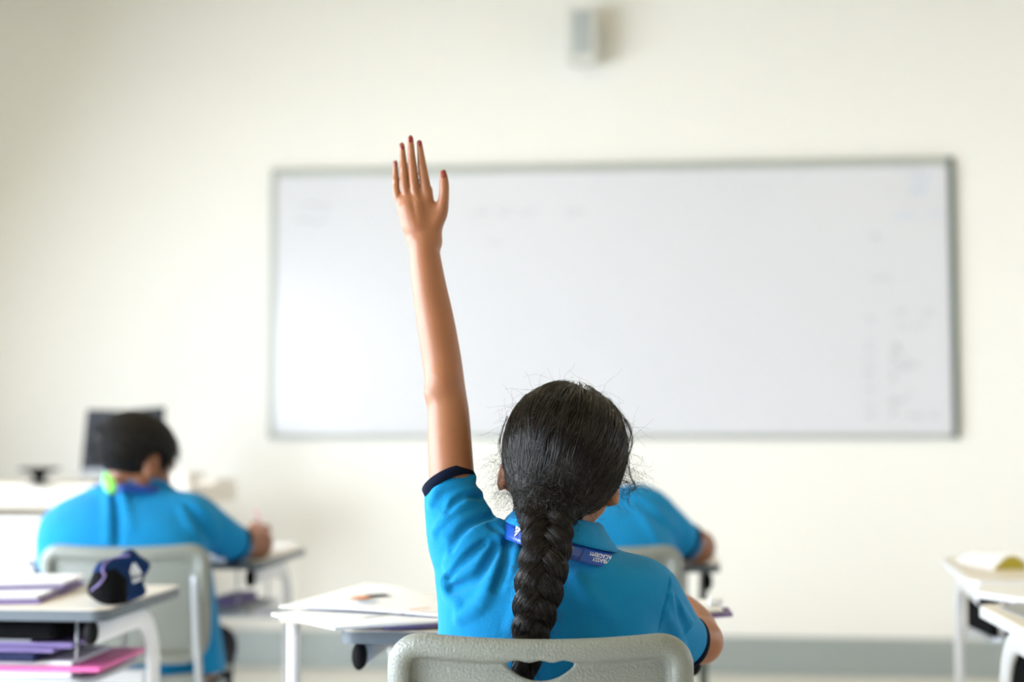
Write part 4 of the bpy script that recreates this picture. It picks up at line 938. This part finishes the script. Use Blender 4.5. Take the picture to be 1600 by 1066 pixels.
# flyaway and curly strands
cur, rad = [], []
def curly(p0, d0, L, cr, turns, sag=0.3, r=.00017, n=26):
    d = np.array(d0, float); d /= np.linalg.norm(d); p = np.array(p0, float); a = np.cross(d, (0, 1, 0.1)); a /= np.linalg.norm(a); b = np.cross(d, a); ph = rng.uniform(0, 6.28); out = []
    base = p.copy()
    for i in range(n):
        t = i / (n - 1); dd = d + np.array((0, 0, -sag * t)); base = base + dd / np.linalg.norm(dd) * L / n
        c = cr * min(1, t * 3) * (1 + .5 * math.sin(ph + 3 * t)); out.append(base + a * c * math.cos(ph + turns * 6.28 * t) + b * c * math.sin(ph + turns * 6.28 * t))
    cur.append(out); rad.append(np.linspace(r, r * .6, n))
for i in range(170):                                   # halo over the crown
    u = rng.normal(size=3); u[1] = -abs(u[1]) * .6; u[2] = abs(u[2]) * .9 - .25; u /= np.linalg.norm(u)
    tang = np.cross(u, rng.normal(size=3)); curly(CH + RH * u * 1.0, u * .30 + tang, rng.uniform(.03, .075), rng.uniform(.001, .003), rng.uniform(.5, 1.6), .5, .00013)
for i in range(190):                                   # frizz by the ears and nape
    sd = rng.choice((-1, 1)); u = np.array((sd * rng.uniform(.75, 1.0), rng.uniform(-.5, .25), rng.uniform(-.75, -.15))); u /= np.linalg.norm(u)
    curly(CH + RH * u * .97, (sd * rng.uniform(.2, 1), rng.uniform(-.6, .2), rng.uniform(-1, .3)), rng.uniform(.025, .06), rng.uniform(.002, .006), rng.uniform(1, 3), .5, .00015)
for i in range(420):                                   # short curls at the nape and over the braid root
    q = Q(rng.normal(862, 32), rng.normal(770, 22), 2.0); h = K.hit(800 + q[0] / 2.0 * F, 681 - (q[2] - CAMZ) / 2.0 * F)
    if h is not None: curly(h, (rng.normal(), -.25, rng.normal() - .4), rng.uniform(.015, .045), rng.uniform(.002, .006), rng.uniform(.7, 2.2), .2, .00032)
for i in range(520):                                   # fuzz along the braid
    k = rng.integers(4, NB - 8); c, r_ = lobe(rng.integers(0, 3), k); an = rng.uniform(PI, 2 * PI); o = np.array((math.cos(an) * r_, math.sin(an) * r_, 0))
    curly(c + o * .95, o / r_ + np.array((0, 0, rng.normal() * 1.5 - .6)), rng.uniform(.010, .030), rng.uniform(.0015, .004), rng.uniform(.5, 2), .3, .00018)
for k in range(4):                                     # wavy locks hanging beside the right temple and the left one
    for j in range(9):
        path = [[(950, 622), (972, 650), (986, 672), (980, 700), (968, 716)], [(962, 640), (978, 662), (988, 688), (982, 712), (972, 728)], [(972, 680), (980, 715), (984, 740), (992, 762), (980, 770)], [(792, 650), (783, 675), (781, 700), (787, 722), (792, 740)]][k]
        P_ = catmull([Q(x + rng.normal() * 1.6, y + rng.normal() * 2, 2.09 + .004 * rng.normal()) for x, y in path], 7)
        cur.append(P_); rad.append(np.linspace(.00028, .00016, len(P_)))
hairs('stray_curls', cur, rad, M['hair'], hairo, go)['kind'] = 'stuff'

# ---------------- helper for the two children further forward
def short_hair(P, R, s, t, origin, h=.004, n=1400):
    c = P(0, -.012, .034); g = Sdf(c - .16, c + .16, h)
    g.ell(c, np.array((.085, .103, .086)) * s, R)
    g.ell(P(0, .10, -.045), np.array((.09, .075, .095)) * s, R, k=.015, sign=-1); g.cap(P(-.1, .02, -.052), P(.1, .02, -.052), .036 * s, .036 * s, k=.015, sign=-1)
    g.ell(P(0, -.06, -.125), np.array((.10, .08, .046)) * s, R, k=.02, sign=-1)
    for x in (-1, 1): g.ell(P(x * .088, .006, -.014), np.array((.030, .030, .036)) * s, R, k=.012, sign=-1)
    o = g.obj('hair', M['haircore'], t, origin, 1); o['label'] = 'short black hair'; V, Fc = g.mesh(1); cur, rad = [], []
    for i in rng.choice(len(V), n):
        v = V[i]; u = v - c; u /= np.linalg.norm(u); lu = R.T @ u
        if lu[2] < -.55: continue
        d = u * .35 + R @ np.array((0, -.25 + .9 * (lu[1] > .2), -.75)) ; d /= np.linalg.norm(d)
        cur.append([v - u * .004 + d * L for L in (0, .008, .016, .024)] ); rad.append(np.array((.0006, .0006, .0005, .0003)))
    hairs('hair_strands', cur, rad, M['hair'], o, origin)['kind'] = 'stuff'
def collar_ring(c, tilt, a, b, t, origin, z0=0.0, lean=0.0):
    vs = []; nC = 40; prof = [(a * .64, b * .64, -.005), (a * .68, b * .68, .020), (a * .78, b * .78, .022), (a, b, -.012), (a * .97, b * .97, -.014), (a * .75, b * .75, .006)]
    for k in range(nC):
        th = R_(-155 + 310 * k / (nC - 1))
        for (x, y, z) in prof: r = x * math.sin(th); f_ = -y * math.cos(th); vs.append((c[0] + r, c[1] + f_, c[2] + z - tilt * r + lean * f_))
    n = len(prof); fs = [[k * n + i, k * n + (i + 1) % n, (k + 1) * n + (i + 1) % n, (k + 1) * n + i] for k in range(nC - 1) for i in range(n)]
    return mesh_obj('collar', vs, fs, M['shirt'], t, origin)

# ---------------- the boy on the left
bo = np.array((*Q(200, 900, 3.62)[:2], 0.0))
boy = thing('person', 'person with short black hair in a blue polo shirt writing at the left', 'person', V2W(bo), YAW)
B2 = Sdf((-1.25, 3.40, 0.42), (-0.52, 4.25, 1.18), 0.0042)
h2 = Q(213, 722, 3.67); R2 = rot3(yaw=R_(-42), pitch=R_(-18)); HP2 = head(B2, h2, R2, 1.06)
B2.chain([(*HP2(0, -.02, -.05), .045), (*Q(208, 765, 3.68), .048), (*Q(200, 790, 3.67), .055)], k=.02)
R2r = rows_px([(1060, 235, 100, 3.62, .10), (980, 222, 105, 3.60, .10), (900, 203, 115, 3.60, .10), (850, 195, 115, 3.62, .095), (810, 195, 100, 3.65, .085), (785, 200, 75, 3.68, .06)]); B2.loft(R2r, k=.02)
B2.chain([qr(290, 812, 3.68, 30), qr(335, 832, 3.72, 28), qr(370, 849, 3.77, 24), qr(402, 851, 3.86, 22.5)], k=.02)
B2.chain([qr(402, 851, 3.86, 22.5), qr(408, 847, 3.93, 19), qr(408, 840, 4.02, 14), qr(408, 836, 4.07, 12)], k=.01)
hand(B2, Q(408, 835, 4.08), (-.15, .8, .25), (0.35, -.2, 1), .92, 1.0, side=-1)
B2.chain([qr(95, 830, 3.66, 30), qr(88, 858, 3.76, 26), qr(95, 856, 3.88, 22)], k=.02); B2.chain([qr(95, 856, 3.88, 22), qr(130, 850, 4.0, 16), qr(160, 846, 4.06, 12)], k=.01)
hand(B2, Q(162, 845, 4.07), (1, .25, -.05), (0, 0, 1), .9, .4)
bb = B2.obj('body', M['skin2'], boy, bo, 1); face_parts(HP2, R2, 1.06, bb, bo); short_hair(HP2, R2, 1.09, boy, bo)
G2 = Sdf((-1.30, 3.42, 0.46), (-0.58, 3.95, 1.02), 0.004)
G2.loft(rows_px([(1050, 238, 112, 3.62, .118), (980, 224, 117, 3.60, .118), (900, 200, 130, 3.60, .118), (850, 190, 130, 3.62, .115), (815, 190, 122, 3.645, .105), (785, 196, 98, 3.675, .085), (762, 203, 62, 3.70, .065)]))
G2.chain([qr(255, 805, 3.67, 36), qr(297, 808, 3.68, 38), qr(330, 828, 3.715, 34), qr(366, 850, 3.765, 29)], k=.03); G2.chain([qr(130, 812, 3.67, 32), qr(96, 832, 3.68, 32), qr(88, 856, 3.74, 30)], k=.03)
G2.chain([qr(182, 790, 3.68, 38), qr(205, 783, 3.685, 42), qr(232, 788, 3.69, 38)], k=.03)
G2.ridge([(168, 765, .004), (172, 800), (168, 845, .004)], .010, .006, .02); G2.ridge([(186, 755, .004), (196, 790), (206, 825, .004)], .010, .006, .02)
G2.ridge([(176, 760), (182, 800), (184, 850)], .008, 0, .012, sign=-1)
G2.ridge([(300, 790, .005), (322, 805), (338, 838, .005)], .011, .007, .02); G2.ridge([(285, 800, .005), (300, 830), (322, 850, .005)], .011, .007, .02); G2.ridge([(295, 792), (308, 815), (328, 845)], .008, 0, .012, sign=-1)
s2 = G2.obj('polo_shirt', M['shirt'], boy, bo, 1); ax = Q(372, 853, 3.775) - Q(330, 828, 3.715)
band('sleeve_trim', Q(370, 852, 3.772), ax, .049, .047, .020, M['navy'], s2, bo, side=(0, 0, 1))
collar_ring(Q(212, 744, 3.69), .10, .086, .090, s2, bo)
vs = []; 
for k in range(30):
    th = R_(-120 + 240 * k / 29); r = .086 * math.sin(th); c = Q(212, 758, 3.69)
    for dz, dr in ((.006, 0), (-.014, .005)): vs.append((c[0] + r * (1 + dr * 10), c[1] - (.091 + dr) * math.cos(th), c[2] + dz - .1 * r))
l2 = mesh_obj('lanyard', vs, [[2 * i, 2 * i + 1, 2 * i + 3, 2 * i + 2] for i in range(29)], M['strap'], boy, bo); l2.modifiers.new('t', 'SOLIDIFY').thickness = .0015
l2['label'] = 'royal blue ribbon lanyard round the collar'
pp = [Q(172, 752, 3.585), Q(171, 758, 3.575), Q(170, 765, 3.568)]
cl = tube('lanyard_clip', [Q(164, 740, 3.58), Q(168, 750, 3.57), Q(173, 762, 3.56), Q(176, 771, 3.56)], [.006, .013, .015, .008], M['green'], boy, rb=[.003, .005, .005, .003], origin=bo); cl['label'] = 'lime green plastic clip'
legs('t', Q(175, 1080, 3.62), Q(268, 1080, 3.64), (Q(190, 1, 3.95)[0], 3.98, .50), (Q(352, 1, 3.95)[0], 3.93, .475), (Q(190, 1, 3.95)[0], 3.98, .03), (Q(340, 1, 3.95)[0], 3.90, .03), boy, bo)
pen = tube('pencil', [Q(414, 842, 4.10), Q(404, 812, 4.08), Q(399, 796, 4.07)], [.0015, .0045, .0045], M['pencil'], None, seg=8, origin=Q(404, 820, 4.08)); pen.location = V2W(Q(404, 820, 4.08)); pen.rotation_euler = (0, 0, YAW)
tag(pen, 'pale pink pencil in the right hand of the boy on the left', 'pencil')

# ---------------- the child directly in front of the girl
co_ = np.array((*Q(935, 900, 3.56)[:2], 0.0))
kid = thing('person', 'person in a blue polo shirt half hidden behind the nearest one, elbow on desk', 'person', V2W(co_), YAW)
B3 = Sdf((-0.10, 3.36, 0.42), (0.62, 4.25, 1.18), 0.0042)
h3 = Q(893, 712, 3.66); R3 = rot3(yaw=R_(4), pitch=R_(-18)); HP3 = head(B3, h3, R3, 1.0)
B3.chain([(*HP3(0, -.02, -.05), .045), (*Q(905, 770, 3.66), .048), (*Q(920, 795, 3.64), .055)], k=.02)
B3.loft(rows_px([(1050, 935, 98, 3.56, .10), (950, 935, 100, 3.55, .10), (880, 935, 105, 3.55, .10), (830, 935, 98, 3.58, .09), (795, 930, 70, 3.62, .06)]), k=.02)
B3.chain([qr(1005, 805, 3.62, 30), qr(1040, 828, 3.64, 29), qr(1068, 846, 3.67, 26), qr(1091, 855, 3.71, 25.5)], k=.02)
B3.chain([qr(1091, 855, 3.71, 25), qr(1070, 852, 3.82, 21), qr(1035, 848, 3.92, 16), qr(1010, 846, 3.98, 13)], k=.012); hand(B3, Q(1006, 846, 3.99), (-.8, .6, -.1), (0, 0, 1), .9, .6, side=-1)
B3.chain([qr(860, 810, 3.62, 30), qr(830, 835, 3.70, 27), qr(825, 852, 3.82, 23)], k=.02); B3.chain([qr(825, 852, 3.82, 23), qr(860, 850, 3.95, 16), qr(885, 848, 4.0, 13)], k=.01); hand(B3, Q(888, 847, 4.0), (.9, .3, -.1), (0, 0, 1), .9, .5)
b3 = B3.obj('body', M['skin2'], kid, co_, 1); face_parts(HP3, R3, 1.0, b3, co_); short_hair(HP3, R3, 1.0, kid, co_, n=700)
G3 = Sdf((-0.12, 3.38, 0.46), (0.60, 3.90, 1.02), 0.004)
G3.loft(rows_px([(1050, 935, 108, 3.56, .118), (950, 935, 112, 3.55, .118), (880, 935, 118, 3.55, .118), (835, 935, 112, 3.575, .108), (800, 932, 96, 3.60, .09), (775, 928, 66, 3.63, .07)]))
G3.chain([qr(950, 803, 3.61, 38), qr(1000, 799, 3.62, 42), qr(1036, 824, 3.64, 38), qr(1068, 846, 3.67, 30)], k=.03); G3.chain([qr(880, 808, 3.61, 34), qr(846, 815, 3.64, 36), qr(832, 842, 3.70, 31)], k=.03)
G3.ridge([(985, 790, .005), (1010, 820), (1030, 855, .005)], .011, .007, .02); G3.ridge([(1000, 780, .005), (1030, 805), (1055, 830, .005)], .010, .007, .02)
s3 = G3.obj('polo_shirt', M['shirt'], kid, co_, 1); ax = Q(1072, 848, 3.675) - Q(1036, 824, 3.64)
band('sleeve_trim', Q(1072, 848, 3.675), ax, .050, .048, .016, M['navy'], s3, co_, side=(0, 0, 1)); collar_ring(Q(918, 775, 3.64), -.05, .078, .080, s3, co_)
legs('t', Q(890, 1090, 3.58), Q(980, 1090, 3.58), (Q(890, 1, 3.95)[0], 3.96, .50), (Q(990, 1, 3.95)[0], 3.96, .50), (Q(890, 1, 3.95)[0], 3.96, .03), (Q(990, 1, 3.95)[0], 3.96, .03), kid, co_)
